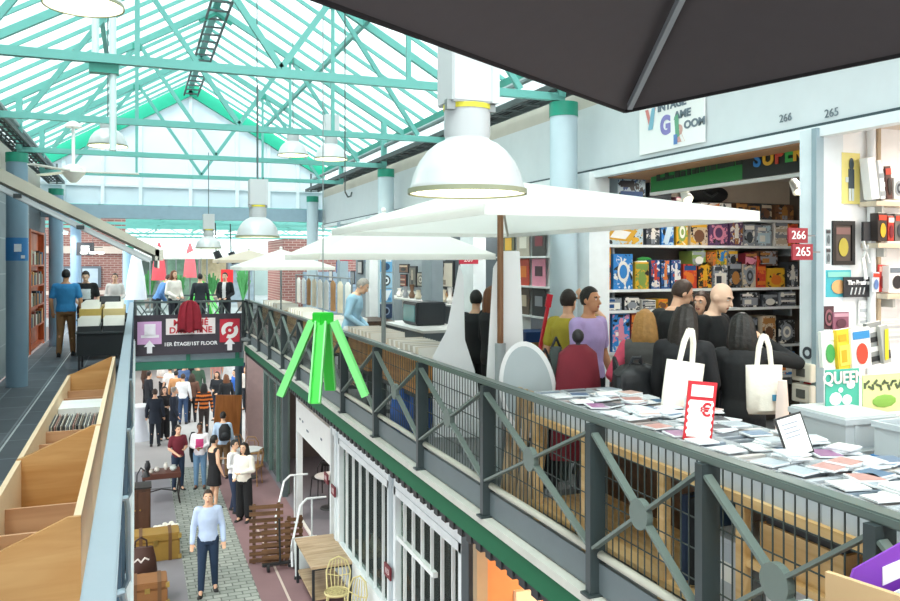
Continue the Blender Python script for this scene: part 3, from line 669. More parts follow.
# ---------------------------------------------------------------- bell lamps
def bell_lamp(loc, dia, label, housing=True, cable=None, hexc='#c3c6c7', power=14, group=None):
    t = thing('pendant_lamp', label, 'lamp', loc, 0, group); s = dia/.47
    prof = [(.235,0),(.238,.012),(.23,.03),(.218,.075),(.195,.125),(.16,.17),(.125,.198),(.095,.212),(.088,.222)]
    MB(M(hexc, .35, metal=.15, noise=.03)).lathe([(r*s, z*s) for r, z in prof], n=48, close=False).build('shade', t, smooth=True); shade = [o for o in bpy.data.objects if o.parent == t][-1]
    MB(M('#8f9377', .4)).lathe([(.236*s,-.006*s),(.243*s,-.006*s),(.243*s,.014*s),(.236*s,.014*s)], n=48, close=False).build('rim', shade, smooth=True)
    MB(M('#fbf4c8', .5, emit=3.5)).lathe([(.001, .013*s), (.232*s, .012*s)], n=40, close=False).build('diffuser', shade)
    MB(M('#b9bdbe', .35, noise=.03)).lathe([(.088*s,.215*s),(.094*s,.235*s),(.094*s,.335*s),(.085*s,.345*s)], n=36).build('neck', t, smooth=True)
    if housing:
        a = MB(M('#d8cf3c', .5)).lathe([(.095*s,.335*s),(.098*s,.335*s),(.098*s,.355*s),(.095*s,.355*s)], n=30, close=False); a.build('strap', t)
        for x in (-.095, .08): MB(M('#8d9392', .4, metal=.6)).cbox((x*s, -.05*s, .345*s), (.035*s, .03*s, .04*s)).build('clip', t)
        MB(M('#c3c7c8', .45, noise=.03)).box(-.098*s, .098*s, -.09*s, .09*s, .355*s, .64*s).build('ballast_box', t, bevel=.006*s)
        MB(M('#c3c8ca', .4)).box(.07*s, .102*s, -.094*s, -.06*s, .355*s, .64*s).build('edge_trim', t)
    top = cable if cable else 2
    MB(M('#5c6a6a', .5)).tube((0, 0, .34*s), (0, 0, top), .008, n=6).build('cable', t)
    L = bpy.data.lights.new('bulb', 'SPOT'); L.energy = power; L.color = (1, .93, .75); L.spot_size = R(140); L.shadow_soft_size = .1
    lo = bpy.data.objects.new('bulb', L); C.objects.link(lo); lo.parent = t; lo.location = (0, 0, -.02)
    return t
bell_lamp((1.27, 3.05, EYE+.284), .475, 'large silver-white dome pendant lamp hanging nearest in the middle', cable=1.4)
bell_lamp((1.27, 9.15, EYE+.28), .47, 'white dome pendant lamp hanging before the footbridge banner at half distance', cable=1.7)
bell_lamp((1.27, 15.7, EYE+.26), .47, 'small white dome pendant lamp, farthest of the low row', cable=1.8)
bell_lamp((-.31, 5.6, EYE+1.63), .47, 'white dome pendant lamp cut off at top left edge of view', cable=1.6, housing=False)
bell_lamp((-.34, 11.3, EYE+1.50), .48, 'white dome pendant lamp hung high beside the ceiling fan', cable=2.2, housing=False)
X, Y = at_d(293, 13.4); bell_lamp((X, Y, EYE+1.78), .50, 'white dome pendant lamp hung high right of the gable wall', cable=1.9, housing=False)
X, Y = at_d(331, 13.6); bell_lamp((X, Y, EYE+1.74), .55, 'bright white dome pendant lamp hung high before the right eave', cable=1.9)
# grey suspension posts by the high left lamps
for (x, y, z, lab) in ((-.26, 7.65, 7.2, 'twin white vertical suspension tubes hanging from the nearest roof truss'),):
    t = thing('suspension_tubes', lab, 'hanger', (x, y, z))
    for dx in (-.07, .07): MB(M('#cfe6e3', .4)).tube((dx, 0, -.62 if dx > 0 else .1), (dx, 0, 1.6), .03, n=10).build('tube', t, smooth=True)
    MB(M(TEALD, .4)).box(-.12, .12, -.05, .05, .05, .2).build('clamp', t)
# thin cables down to the green frames
# ---------------------------------------------------------------- ceiling fan
t = thing('ceiling_fan', 'white three-blade ceiling fan hung from the second roof truss', 'fan', (-.72, 10.9, 6.68))
MB(M('#eef1ef', .4)).tube((0,0,.1), (0,0,.66), .02, n=10).build('rod', t, smooth=True)
MB(M('#eef1ef', .4)).lathe([(.03,.66),(.09,.62),(.10,.58)], n=20).build('canopy', t, smooth=True)
MB(M('#e3e4da', .4)).lathe([(.05,.12),(.13,.08),(.14,.02),(.10,-.03),(.04,-.10)], n=24).build('motor', t, smooth=True)
for i, a in enumerate((R(0), R(125), R(238))):
    c_, s_ = math.cos(a), math.sin(a)
    MB(M('#dcdcd4', .4)).add([(c_*r_-s_*w_, s_*r_+c_*w_, z_) for z_ in (.03, .045) for r_, w_ in ((.12,-.04),(.74,-.055),(.76,.05),(.12,.05))], [(3,2,1,0),(4,5,6,7),(0,1,5,4),(1,2,6,5),(2,3,7,6),(3,0,4,7)]).build('blade', t)
# ---------------------------------------------------------------- awning on the left
t = thing('awning', 'beige folded-out awning sloping down from the left wall across the view', 'awning', (-2.05, 11.0, 6.9))
dx, dz = 2.33, -1.24
def aw(o): return [(0, 0, o), (dx, 0, dz+o), (dx, 2.4, dz+o), (0, 2.4, o)]
MB(M('#b9b5a6', .8, noise=.06)).add([(0,0,.5),(dx,0,dz+.09),(dx,2.4,dz+.09),(0,2.4,.5),(0,0,.34),(dx,0,dz-.02),(dx,2.4,dz-.02),(0,2.4,.34)] and
   [(0,0,.12),(dx,0,dz+.10),(dx,2.4,dz+.10),(0,2.4,.12),(0,0,-.06),(dx,0,dz+.0),(dx,2.4,dz+.0),(0,2.4,-.06)], [(0,1,2,3),(7,6,5,4),(0,4,5,1),(1,5,6,2),(2,6,7,3),(3,7,4,0)]).build('canvas', t)
MB(M('#dfe6e8', .4)).bar((0, .1, -.13), (dx-.1, .1, dz-.04), .05, .06).build('arm', t)
MB(M('#dfe6e8', .4)).bar((0, 2.3, -.13), (dx-.1, 2.3, dz-.04), .05, .06).build('arm', t)
MB(M('#c9c5b7', .6)).bar((dx, 0, dz+.03), (dx, 2.4, dz+.03), .10, .14).build('front_bar', t)
MB(M('#efece2', .8)).box(dx-.02, dx+.0, 0, 2.4, dz-.14, dz).build('valance', t)
for x in (.7, 1.4): MB(M('#30383a', .5)).cbox((x, .06, dz*x/dx-.12), (.09, .05, .05)).build('joint', t)
# ---------------------------------------------------------------- white parasols
def parasol(loc, hx, hy, rim, apex, label, polehex='#8a6240', sleeve=None, hexc='#fbfbf8', rad=.028, off=0):
    t = thing('parasol', label, 'parasol', loc)
    m = M(hexc, .85, noise=.01, trans=.62)
    P = [(-hx+off,-hy,rim),(hx+off,-hy,rim),(hx+off,hy,rim),(-hx+off,hy,rim),(0+off,0,apex)]
    Q = [(x,y,z-.03) for x,y,z in P]
    MB(m).add(P+Q, [(0,1,4),(1,2,4),(2,3,4),(3,0,4),(6,5,9),(7,6,9),(8,7,9),(5,8,9),(0,5,6,1),(1,6,7,2),(2,7,8,3),(3,8,5,0)]).build('canopy', t)
    canopy = [o for o in bpy.data.objects if o.parent == t][-1]
    v = MB(m)
    for a, b in ((0,1),(1,2),(2,3),(3,0)):
        a, b = Vector(P[a]), Vector(P[b]); v.bar(a+Vector((0,0,-.035)), b+Vector((0,0,-.035)), .012, .07)
    v.build('valance', canopy)
    for q in P[:4]: MB(M('#cfc9bd', .5)).bar((off, 0, apex-.12), (q[0]*.97+off*.03, q[1]*.97, rim-.05), .02, .03).build('rib', t)
    MB(M_wood(polehex, '#6f4326', 4, 'Z') if polehex != 'grey' else M('#8b9698', .4)).tube((off, 0, .5 if sleeve else .0), (off, 0, apex-.04), rad, n=14).build('pole', t, smooth=True)
    if sleeve: MB(M('#a7b0b2', .4)).tube((off, 0, .0), (off, 0, sleeve), rad*1.7, n=14).build('sleeve', t, smooth=True)
    MB(M('#6e7475', .6)).lathe([(.19,0),(.19,.05),(.06,.08)], (off,0,0), 24).build('base', t, smooth=True)
    MB(M('#e9e9e4', .6)).ball((off,0,apex+.02), .035).build('finial', canopy, smooth=True)
    return t
parasol((3.05, 6.55, G), 1.06, 2.06, EYE-G+.36, EYE-G+.74, 'largest white parasol with a wooden pole over the gallery aisle', sleeve=1.22)
parasol((3.02, 10.1, G), 1.08, 1.15, EYE-G+.10, EYE-G+.66, 'second white parasol on a thin grey pole over the record tables', 'grey', sleeve=.62, rad=.03)
X, Y = at_d(281, 17.3); parasol((X, Y, G), .95, 1.0, EYE-G-.10, EYE-G+.28, 'third white parasol standing farther off above stalls with shirts', 'grey', rad=.02)
X, Y = at_d(249, 20); parasol((X, Y, G), .8, .8, EYE-G+.05, EYE-G+.30, 'small distant white parasol beside the brick block at right', 'grey', rad=.02, hexc='#f3ece0')
# dark parasol over the camera
c0 = Vector((1.36, 2.04, EYE+.463)); dA = Vector((.235, -.972, 0)); dB = Vector((-.845, -.535, 0))
cen = c0+dA*1.35+dB*1.35; cen.z = EYE+1.05
t = thing('parasol', 'dark brown parasol spread overhead at the top right, seen from below', 'parasol', (cen.x, cen.y, G))
cl = lambda p: p-Vector((cen.x, cen.y, G))
K = [cl(c0), cl(c0+dA*2.7), cl(c0+dA*2.7+dB*2.7), cl(c0+dB*2.7)]; ap = cl(cen)
brown = M('#494344', .9, noise=.06, scale=20)
lo = [v-Vector((0,0,.012)) for v in K]+[ap-Vector((0,0,.012))]
MB(brown).add(K+[ap]+lo, [(0,1,4),(1,2,4),(2,3,4),(3,0,4),(6,5,9),(7,6,9),(8,7,9),(5,8,9),(0,5,6,1),(1,6,7,2),(2,7,8,3),(3,8,5,0)]).build('canopy', t)
for q in K: MB(M('#8b9093', .4)).bar(ap-Vector((0,0,.06)), q-Vector((0,0,.03))+(ap-q)*.03, .014, .018).build('rib', t)
for a, b in ((0,1),(1,2),(2,3),(3,0)): MB(M('#1f1c1d', .9)).bar(K[a]-Vector((0,0,.01)), K[b]-Vector((0,0,.01)), .008, .016).build('hem', t)
MB(M('#55585a', .4)).tube((0,0,0), ap, .03, n=12).build('pole', t, smooth=True)
MB(M('#55585a', .4)).lathe([(.3,0),(.3,.06),(.05,.1)], n=24).build('base', t, smooth=True)
# ---------------------------------------------------------------- green four-legged frames
def green_frame(loc, h, spread, label, cable, rz=0):
    t = thing('green_sculpture', label, 'sculpture', loc, rz)
    g, g2 = M('#2fc437', .4, noise=.05), M('#86e58a', .4, noise=.05)
    MB(g).cbox((0,0,-.06), (.17,.17,.13)).build('hub', t, bevel=.01)
    for i in range(4):
        a = R(45+90*i); dx, dy = math.cos(a), math.sin(a)
        p, q = Vector((dx*.09, dy*.09, -.10)), Vector((dx*spread, dy*spread, -h))
        MB(g).bar(p, q, .105, .016).build('leg', t)
        l = MB(g2)
        _, _, d, s_, u_ = frame(p, q)
        for k in (-.053, .053): l.bar(p+s_*k+u_*.03, q+s_*k+u_*.03, .016, .075)
        l.build('leg_flange', t)
    if cable: MB(M('#7f8c8c', .5)).tube((0,0,0), (0,0,cable), .007, n=6).build('cable', t)
    return t
X, Y = at_d(323, 8.6); green_frame((X, Y, EYE-.545), .90, .43, 'green four-legged metal frame hanging before the right railing', 3.6, R(22))
X, Y = at_d(201, 25.5); green_frame((X, Y, EYE-.62), 1.5, .85, 'green four-legged metal frame hanging behind the footbridge', 2.3, R(10))
X, Y = at_d(167, 34); green_frame((X, Y, EYE-.7), 1.3, .6, 'small distant green frame left among the red parasols', 0)
# slim wires in the nave
for px, d, z0, z1, lab in ((257, 9.0, 6.55, 9.6, 'thin black wire with a hook hanging before the gable'), (345, 8.0, 6.3, 8.7, 'thin wire with small hook hanging before the right roof slope')):
    X, Y = at_d(px, d); t = thing('wire', lab, 'wire', (X, Y, z0))
    MB(M('#3b4646', .5)).tube((0,0,0), (0,0,z1-z0), .006, n=6).build('strand', t); MB(M('#3b4646', .5)).path([(0,0,0),(.03,0,-.05),(.06,0,-.04),(.07,0,.0)], .008).build('hook', t)
# closed red parasols and others on the far terrace
def closed_parasol(px, d, h, hexc, label):
    X, Y = at_d(px, d); t = thing('closed_parasol', label, 'parasol', (X, Y, G))
    MB(M('#777777', .5)).tube((0,0,0), (0,0,h), .025, n=8).build('pole', t)
    MB(M(hexc, .8, noise=.1)).lathe([(.30,h-1.55),(.24,h-.9),(.13,h-.3),(.03,h)], n=12).build('cloth', t, smooth=True)
closed_parasol(159, 33, 2.75, '#e05560', 'closed red parasol on the far terrace, left one')
closed_parasol(190, 36, 2.8, '#e06b74', 'closed red parasol on the far terrace behind the hanging lamp')
closed_parasol(136, 23.5, 2.4, '#dcdfe8', 'closed white parasol at the left end of the footbridge')
for i, (px, d, w) in enumerate(((150, 31, 1.5), (176, 38, 1.6), (207, 34, 1.7), (232, 40, 1.4))):
    X, Y = at_d(px, d); parasol((X, Y, G), w*.6, w*.6, 2.15, 2.75, ['open white parasol on the far terrace at the left', 'open white parasol deepest on the far terrace', 'open white parasol on the far terrace in the middle', 'open white parasol on the far terrace at the right'][i], 'grey', rad=.03)
X, Y = at_d(227, 30); t = thing('sign', 'plain bright red rectangular board beyond the footbridge at right', 'sign', (X, Y, EYE-.02))
MB(M('#e0262c', .5)).box(-.22, .22, -.02, .02, -.82, -.26).build('board', t); MB(M('#555555', .5)).tube((0,.03,-1.93), (0,.03,.1), .03).build('post', t)
for i, (px, py) in enumerate(((216, 255), (231, 256))):
    X, Y = at_d(px, 22.5); t = thing('spotlight', 'black spotlight hanging beyond the footbridge, %s one' % ('left', 'right')[i], 'spotlight', (X, Y, z_at(py, X, Y)))
    MB(M('#1d2022', .5)).tube((0,0,.1), (.12,-.05,-.2), .09, .11, n=14).build('can', t, smooth=True); MB(M('#1d2022', .5)).tube((0,0,.1), (-.02,0,.9), .015).build('bracket', t)

# stalls, tables and plants on the far terrace
def stall(px, d, w, h, hexc, top, label):
    X, Y = at_d(px, d); t = thing('market_stall', label, 'stall', (X, Y, G))
    MB(M(hexc, .8, noise=.35, scale=4)).box(-w/2, w/2, 0, .5, 0, .95).build('counter', t)
    MB(M(top, .8, noise=.2, scale=4)).add([(-w/2-.1,-.2,h-.25),(w/2+.1,-.2,h-.25),(w/2+.1,.6,h),(-w/2-.1,.6,h),(-w/2-.1,-.2,h-.29),(w/2+.1,-.2,h-.29),(w/2+.1,.6,h-.04),(-w/2-.1,.6,h-.04)], [(0,1,2,3),(7,6,5,4),(0,4,5,1),(1,5,6,2),(2,6,7,3),(3,7,4,0)]).build('roof', t)
    MB(M(hexc, .8, noise=.4, scale=5)).box(-w/2, w/2, .5, .54, .95, h-.1).build('back_panel', t)
    for x in (-w/2, w/2): MB(M('#6d7678', .5)).tube((x,-.1,0), (x,-.1,h-.25), .025, n=8).build('post', t)
for a in ((142, 36, 1.4, 2.3, '#6f7f78', '#c6cfcf', 'grey green stall with pale roof at the left of the far terrace'), (162, 44, 1.6, 2.4, '#9a8f86', '#d9cfc8', 'buff stall with pale roof deep on the far terrace'), (183, 40, 1.5, 2.6, '#7d9a86', '#b9cfc6', 'green stall with pale green roof on the far terrace'), (200, 45, 1.6, 2.5, '#b58f94', '#e3c9cc', 'pink stall deep on the far terrace'), (216, 41, 1.5, 2.5, '#c8b89a', '#e6dcc6', 'cream stall right of the green frame on the far terrace'), (241, 38, 1.2, 2.6, '#8f9da8', '#cdd6dc', 'blue grey stall at the right of the far terrace')): stall(*a)
for i, (px, d, h) in enumerate(((150, 33.8, 1.2), (180, 35.2, 1.0), (212, 35, 1.1), (243, 32, 1.3))):
    X, Y = at_d(px, d); t = thing('potted_plant', 'green potted plant on the far terrace, %s from the left' % ORD[i], 'plant', (X, Y, G)); MB(M('#8a8078', .6)).lathe([(.18,0),(.24,.4),(.22,.42)], n=16).build('pot', t, smooth=True)
    a = MB(M('#4f9a5a', .7, noise=.4))
    for q in range(30): u = q*2.4; a.bar((0,0,.4), (.35*math.cos(u)*rnd.uniform(.3,1), .35*math.sin(u)*rnd.uniform(.3,1), .4+h*rnd.uniform(.5,1)), .07, .01)
    a.build('leaves', t)
# ---------------------------------------------------------------- left gallery: record bins, crates
ply = M_wood('#c99a62', '#b17c42', 2, 'X'); plyin = M_wood('#c99c76', '#b3835e', 2, 'X'); plyedge = M('#dcc3a2', .6, noise=.06)
def record_bin(y0, y1, divs, label, front=True):
    L = y1-y0; t = thing('record_bin', label, 'record bin', (-.22, y0, G)); w = .47
    zr, zl, zb = .86, .67, .12
    MB(plyedge).box(-.03, 0, 0, L, zb, zr).build('back_board', t)
    MB(plyedge).box(-w-.03, -w, 0, L, zb, zl).build('front_board', t)
    MB(ply).box(-w, -.03, .02, L-.02, zb, zb+.02).build('bottom', t)
    def pan(y, nm, m, top=(zr, zl), th=.022):
        MB(m).add([(0,y,zb),(-w-.03,y,zb),(-w-.03,y,top[1]),(-w*.93,y,top[1]+.02),(-.05,y,top[0]),(0,y,top[0])]+[(0,y+th,zb),(-w-.03,y+th,zb),(-w-.03,y+th,top[1]),(-w*.93,y+th,top[1]+.02),(-.05,y+th,top[0]),(0,y+th,top[0])],
                  [(0,1,2,3,4,5),(11,10,9,8,7,6)]+[(i,6+i,6+(i+1)%6,(i+1)%6) for i in range(6)]).build(nm, t)
    pan(-.022, 'end_panel', ply); pan(L, 'end_panel', ply)
    for dv in divs:
        MB(plyin).box(-w, -.03, dv*L-.01, dv*L+.01, zb+.02, .55).build('divider', t)
    for x in (-.06, -w+.03):
        for y in (.06, L-.06): MB(M('#7b6a52', .6)).box(x-.03, x+.03, y-.03, y+.03, 0, zb).build('foot', t)
    return t
record_bin(3.80, 5.83, (.20, .42, .66), 'empty plywood record bin nearest on the left gallery')
record_bin(5.88, 10.0, (.12, .24, .36, .78, .90), 'plywood record bin farther on, holding a row of records')
cols = ['#d9d5cb', '#4a4d52', '#8a7d70', '#c6bfb4', '#3a3a40', '#9c8f84', '#b98f84', '#5d5a58', '#e4e0d6', '#77787c']
for i in range(30):
    x = -.265-i*.0145; o = MB(M(cols[i % 10], .6)).cbox((0,0,.155), (.006, .62, .31), Matrix.Rotation(R(-3+rnd.random()*2), 3, 'Y')).build('record_sleeve', None, loc=(x, 7.9, G+.225+rnd.random()*.015))
    tag(o, 'record in sleeve standing edge up in the row in the farther plywood bin', 'record', 'records in the plywood bin')
for i in range(9):
    o = MB(M('#eef0f0', .5)).cbox((0,0,.155), (.05, .5, .31)).build('record_sleeve', None, loc=(-.285-i*.047, 8.65, G+.25))
    tag(o, 'white record sleeve standing behind the row in the farther plywood bin', 'record', 'white sleeves in the plywood bin')
t = thing('plank', 'pale plywood sheet leaning at the far left edge of the view', 'board', (-1.80, 10.2, G))
MB(M_wood('#d8b98b', '#c19c66', 3, 'Z')).add([(-.02,0,0),(.30,0,0),(.30,.06,0),(-.02,.06,0),(-.20,.5,1.3),(.06,.5,1.3),(.06,.56,1.3),(-.20,.56,1.3)], [(0,3,2,1),(4,5,6,7),(0,1,5,4),(1,2,6,5),(2,3,7,6),(3,0,4,7)]).build('sheet', t)
# shop doorway with orange timber on the left
t = thing('bookcase', 'orange timber bookcase in the shop doorway on the left', 'bookcase', (-2.16, 20.3, G))
owood = M_wood('#c8632f', '#a44c20', 3, 'Z')
MB(owood).box(-.02, .1, -1.4, -1.3, 0, 2.65).build('side_panel', t); MB(owood).box(-.02, .1, 1.2, 1.3, 0, 2.65).build('side_panel', t)
MB(owood).box(-.12, -.02, -1.4, 1.3, 0, 2.65).build('back_panel', t)
for z in (.05, .5, .95, 1.4, 1.85, 2.6): MB(owood).box(-.02, .1, -1.3, 1.2, z, z+.04).build('shelf', t)
pal = ['#3f5d74', '#b9ad94', '#7d3b30', '#d8d2c4', '#54583f', '#8d6b45', '#2f3137', '#c58b4b']
pn = ['blue', 'buff', 'rust', 'cream', 'olive', 'brown', 'black', 'amber']
for zi, z in enumerate((.54, .99, 1.44, 1.89)):
    for j in range(8):
        h = .22+.12*((j*7+zi*3) % 5)/5
        o = MB(M(pal[(j+zi*3) % 8], .7)).box(0, .09, 0, .22, 0, h).build('box_file', None, loc=(-2.155, 19.05+j*.29, G+z))
        tag(o, '%s box on the %s shelf of the orange bookcase at left' % (pn[(j+zi*3) % 8], ('lowest', 'second', 'third', 'top')[zi]), 'box')
t = thing('sign_plate', 'small dark sign plate above the blue column at left', 'sign', (-1.45, 27.0, 6.0))
MB(M('#30343a', .5)).box(-.25, .25, -.02, .02, -.2, .2).build('plate', t); MB(M('#e8e8e8', .5)).box(-.12, .12, -.03, -.02, -.08, .1).build('mark', t)
# record tables far left with black skirts
def skirt_table(loc, w, d, label, h=.72):
    t = thing('record_table', label, 'table', loc)
    MB(M('#24282b', .8, noise=.1)).box(-w/2, w/2, 0, d, h-.42, h-.03).build('skirt', t)
    MB(M('#383c3e', .7)).box(-w/2-.02, w/2+.02, -.02, d+.02, h-.03, h).build('tabletop', t)
    for x in (-w/2+.04, w/2-.04):
        for y in (.04, d-.04): MB(M('#2b2d2f', .5)).bar((x,y,0), (x,y,h-.4), .035, .035).build('leg', t)
    return t
t0 = skirt_table((-.56, 15.4, G), .82, 1.0, 'black skirted table of white record crates beside the left railing')
for i in range(2):
    for j in range(2):
        t = thing('record_crate', 'white-topped crate of records on the black skirted table, %s %s' % (('near', 'far')[j], ('left', 'right')[i]), 'crate', (-.77+i*.41, 15.45+j*.48, G+.72))
        MB(M('#2c3033', .6)).box(-.19, .19, 0, .44, 0, .10).build('crate_body', t)
        a = MB(M('#e4e2da', .6))
        for k in range(14): a.cbox((-.01, .03+k*.029, .13), (.34, .006, .2), Matrix.Rotation(R(-12), 3, 'X'))
        a.build('sleeves', t)['kind'] = 'stuff'
t1 = skirt_table((-.62, 17.3, G), .9, 1.9, 'long record table behind the black skirted one at left', .82)
for i in range(2):
    for j in range(4):
        t = thing('record_crate', '%s crate of records on the long table at left, row %s' % (('yellow', 'straw coloured')[i], ('nearest', 'second', 'third', 'farthest')[j]), 'crate', (-.84+i*.43, 17.35+j*.46, G+.82))
        MB(M(('#c9ab5a', '#d3bd86')[i], .6)).box(-.2, .2, 0, .42, 0, .2).build('crate_body', t)
        a = MB(M('#f0ede4', .6))
        for k in range(11): a.cbox((0, .04+k*.033, .2), (.34, .008, .22), Matrix.Rotation(R(-10), 3, 'X'))
        a.build('sleeves', t)['kind'] = 'stuff'
t = thing('speaker', 'black box standing among the record crates at left', 'box', (-.5, 18.1, G+1.08)); MB(M('#26282a', .6)).box(-.2, .2, -.1, .2, 0, .16).build('case', t, bevel=.01); MB(M('#44484c', .6)).box(-.17, .17, -.105, -.1, .02, .14).build('grille', t)
t = thing('string_lights', 'white glowing ring lamps hanging under the far left canopy', 'lamp', (-1.1, 24.0, 5.85))
for dx in (-.22, 0, .2): MB(M('#fbfaf0', .4, emit=2.5)).lathe([(.07,-.03),(.10,0),(.07,.03)], (dx,0,0), 16, False).build('ring', t)
MB(M('#444444', .5)).tube((-.25,0,.15), (.25,0,.15), .01).build('bar', t); MB(M('#444444', .5)).tube((0,0,.15), (0,0,1.5), .008).build('rod', t)
# ---------------------------------------------------------------- ground: things under the left railing
def cabinet(loc, w, d, h, hexc, label, rz=0):
    t = thing('cabinet', label, 'cabinet', loc, rz)
    MB(M_wood(hexc, '#3a2415', 3, 'Z')).box(-w/2, w/2, 0, d, .05, h).build('carcass', t, bevel=.01)
    MB(M('#1d1a18', .5)).box(-w/2-.02, w/2+.02, -.02, d+.02, h, h+.03).build('top', t)
    for s in (-1, 1): MB(M_wood(hexc, '#4a2d1a', 3, 'Z')).box(*sorted((s*.02, s*(w/2-.03))), -.015, 0, .1, h-.06).build('door', t)
    for s, dr in zip((-1, 1), [o for o in bpy.data.objects if o.parent == t and o.name.startswith('door')]): MB(M('#b08c4a', .3, metal=.8)).ball((s*.05, -.025, h*.55), .018).build('knob', dr)
    for x in (-w/2+.04, w/2-.04):
        for y in (.05, d-.05): MB(M('#2a1c12', .6)).box(x-.03, x+.03, y-.03, y+.03, 0, .05).build('foot', t)
    return t
def trunk_box(loc, w, d, h, hexc, label, strap='#6b4a2a', rz=0):
    t = thing('trunk', label, 'trunk', loc, rz)
    MB(M(hexc, .6, noise=.15)).box(-w/2, w/2, -d/2, d/2, 0, h*.72).build('body', t, bevel=.015)
    MB(M(hexc, .6, noise=.15)).box(-w/2, w/2, -d/2, d/2, h*.735, h).build('lid', t, bevel=.015)
    for x in (-w*.3, w*.3): MB(M(strap, .6)).box(x-.03, x+.03, -d/2-.008, d/2+.008, .0, h+.008).build('strap', t)
    MB(M('#b79a55', .3, metal=.8)).box(-.04, .04, -d/2-.018, -d/2, h*.6, h*.8).build('latch', t)
    for x in (-1, 1):
        for z in (.05, h-.06): MB(M('#b79a55', .4, metal=.6)).box(x*w/2-.03, x*w/2+.03, -d/2-.01, -d/2+.05, z-.04, z+.04).build('corner', t)
    return t
cabinet((.03, 17.6, 0), .50, .45, .95, '#53341f', 'dark brown wooden cabinet on the ground under the left railing')
trunk_box((.34, 16.2, 0), .86, .5, .50, '#9a7830', 'ochre travel trunk with brass corners on the ground at left')
trunk_box((.17, 14.1, 0), .62, .5, .40, '#8a5c2e', 'brown wooden chest lowest in the row under the left railing')
t = thing('leather_bag', 'brown leather bag with white scribbled mark on the ground at left', 'bag', (.08, 15.0, 0))
MB(M('#4a2c20', .5, noise=.2)).loft([[(a*math.cos(q), b*math.sin(q), z) for q in [2*math.pi*i/20 for i in range(20)]] for z, a, b in ((0,.25,.14),(.1,.28,.17),(.4,.25,.12),(.62,.20,.05))]).build('body', t, smooth=True)
MB(M('#3a2118', .5)).path([(-.1,0,.6),(-.09,-.02,.74),(0,-.03,.80),(.09,-.02,.74),(.1,0,.6)], .015).build('handle', t, smooth=True)
MB(M('#e6dcd4', .6)).path([(-.12,-.165,.42),(-.05,-.155,.47),(0,-.16,.41),(.06,-.155,.48),(.13,-.15,.44)], .014).build('mark', t)
t = thing('leather_bag', 'round dark brown pouch before the leather bag at left', 'bag', (.1, 14.55, 0)); MB(M('#3d251c', .5, noise=.2)).ell((0,0,.16), (.24,.15,.16), 20).build('body', t, smooth=True); MB(M('#6a4a3a', .5)).path([(-.12,-.08,.27),(0,-.1,.33),(.12,-.08,.27)], .012).build('strap', t)
# display table with porcelain
t = thing('side_table', 'low dark red display table on curved legs, left of the aisle', 'table', (.55, 19.9, 0))
MB(M('#5a3226', .5)).box(-.42, .42, -.3, .3, .60, .72).build('tabletop', t, bevel=.01)
for x in (-.38, .38):
    for y in (-.26, .26): MB(M('#251d1b', .5)).path([(x,y,.6),(x*1.05,y,.4),(x*.96,y,.2),(x*1.06,y,0)], .02).build('leg', t, smooth=True)
MB(M('#251d1b', .5)).path([(-.38,0,.22),(0,0,.3),(.38,0,.22)], .014).build('stretcher', t)
for i, (x, y, r, h, hexc, lab) in enumerate(((-.3,.1,.07,.24,'#23262a','black vase on the dark red display table'), (-.1,-.05,.06,.12,'#d9d6cf','squat white cup on the dark red display table'), (.1,.08,.05,.17,'#e6e2da','slim white jar on the dark red display table'), (.26,-.06,.08,.13,'#c8d0cc','pale green bowl on the dark red display table'), (-.22,-.14,.05,.10,'#b8b2a8','small grey pot on the dark red display table'))):
    t = thing('vase', lab, 'vase', (.55+x, 19.9+y, .72)); MB(M(hexc, .3)).lathe([(r*.5,0),(r,h*.35),(r*.9,h*.7),(r*.5,h*.9),(r*.6,h)], n=20).build('body', t, smooth=True)
    MB(M(hexc, .3)).lathe([(r*.62,h-.008),(r*.68,h),(r*.55,h+.002)], n=20, close=False).build('rim', t, smooth=True)
t = thing('flower_basket', 'brass pot of white blossoms on the ground left of the aisle', 'flowers', (.55, 17.0, 0))
MB(M('#b98d3a', .4, metal=.5)).lathe([(.12,0),(.2,.1),(.22,.2),(.2,.24)], n=24).build('pot', t, smooth=True)
MB(M('#8a6a3a', .6)).lathe([(.01,.0),(.16,.0),(.16,-.02)], n=20).build('stand', t)
a = MB(M('#f2efe2', .7))
for i in range(26): q = i*2.4; r = .05+.19*math.sqrt(i/26); a.ell((r*math.cos(q), r*math.sin(q), .27+.05*rnd.random()), (.05,.045,.03), 8)
a.build('blossoms', t, smooth=True)
t = thing('lamp_stand', 'small dark reading lamp standing before the brown cabinet', 'lamp', (.0, 19.0, 0))
MB(M('#2a2c2e', .4)).lathe([(.14,0),(.14,.03),(.02,.05)], n=20).build('base', t, smooth=True); MB(M('#2a2c2e', .4)).path([(0,0,.04),(.02,0,.9),(.1,0,1.05),(.2,0,.95)], .014).build('arm', t); MB(M('#2a2c2e', .4)).lathe([(.10,-.1),(.05,0),(.02,.03)], (.2,0,.95), 18).build('shade', t, smooth=True)
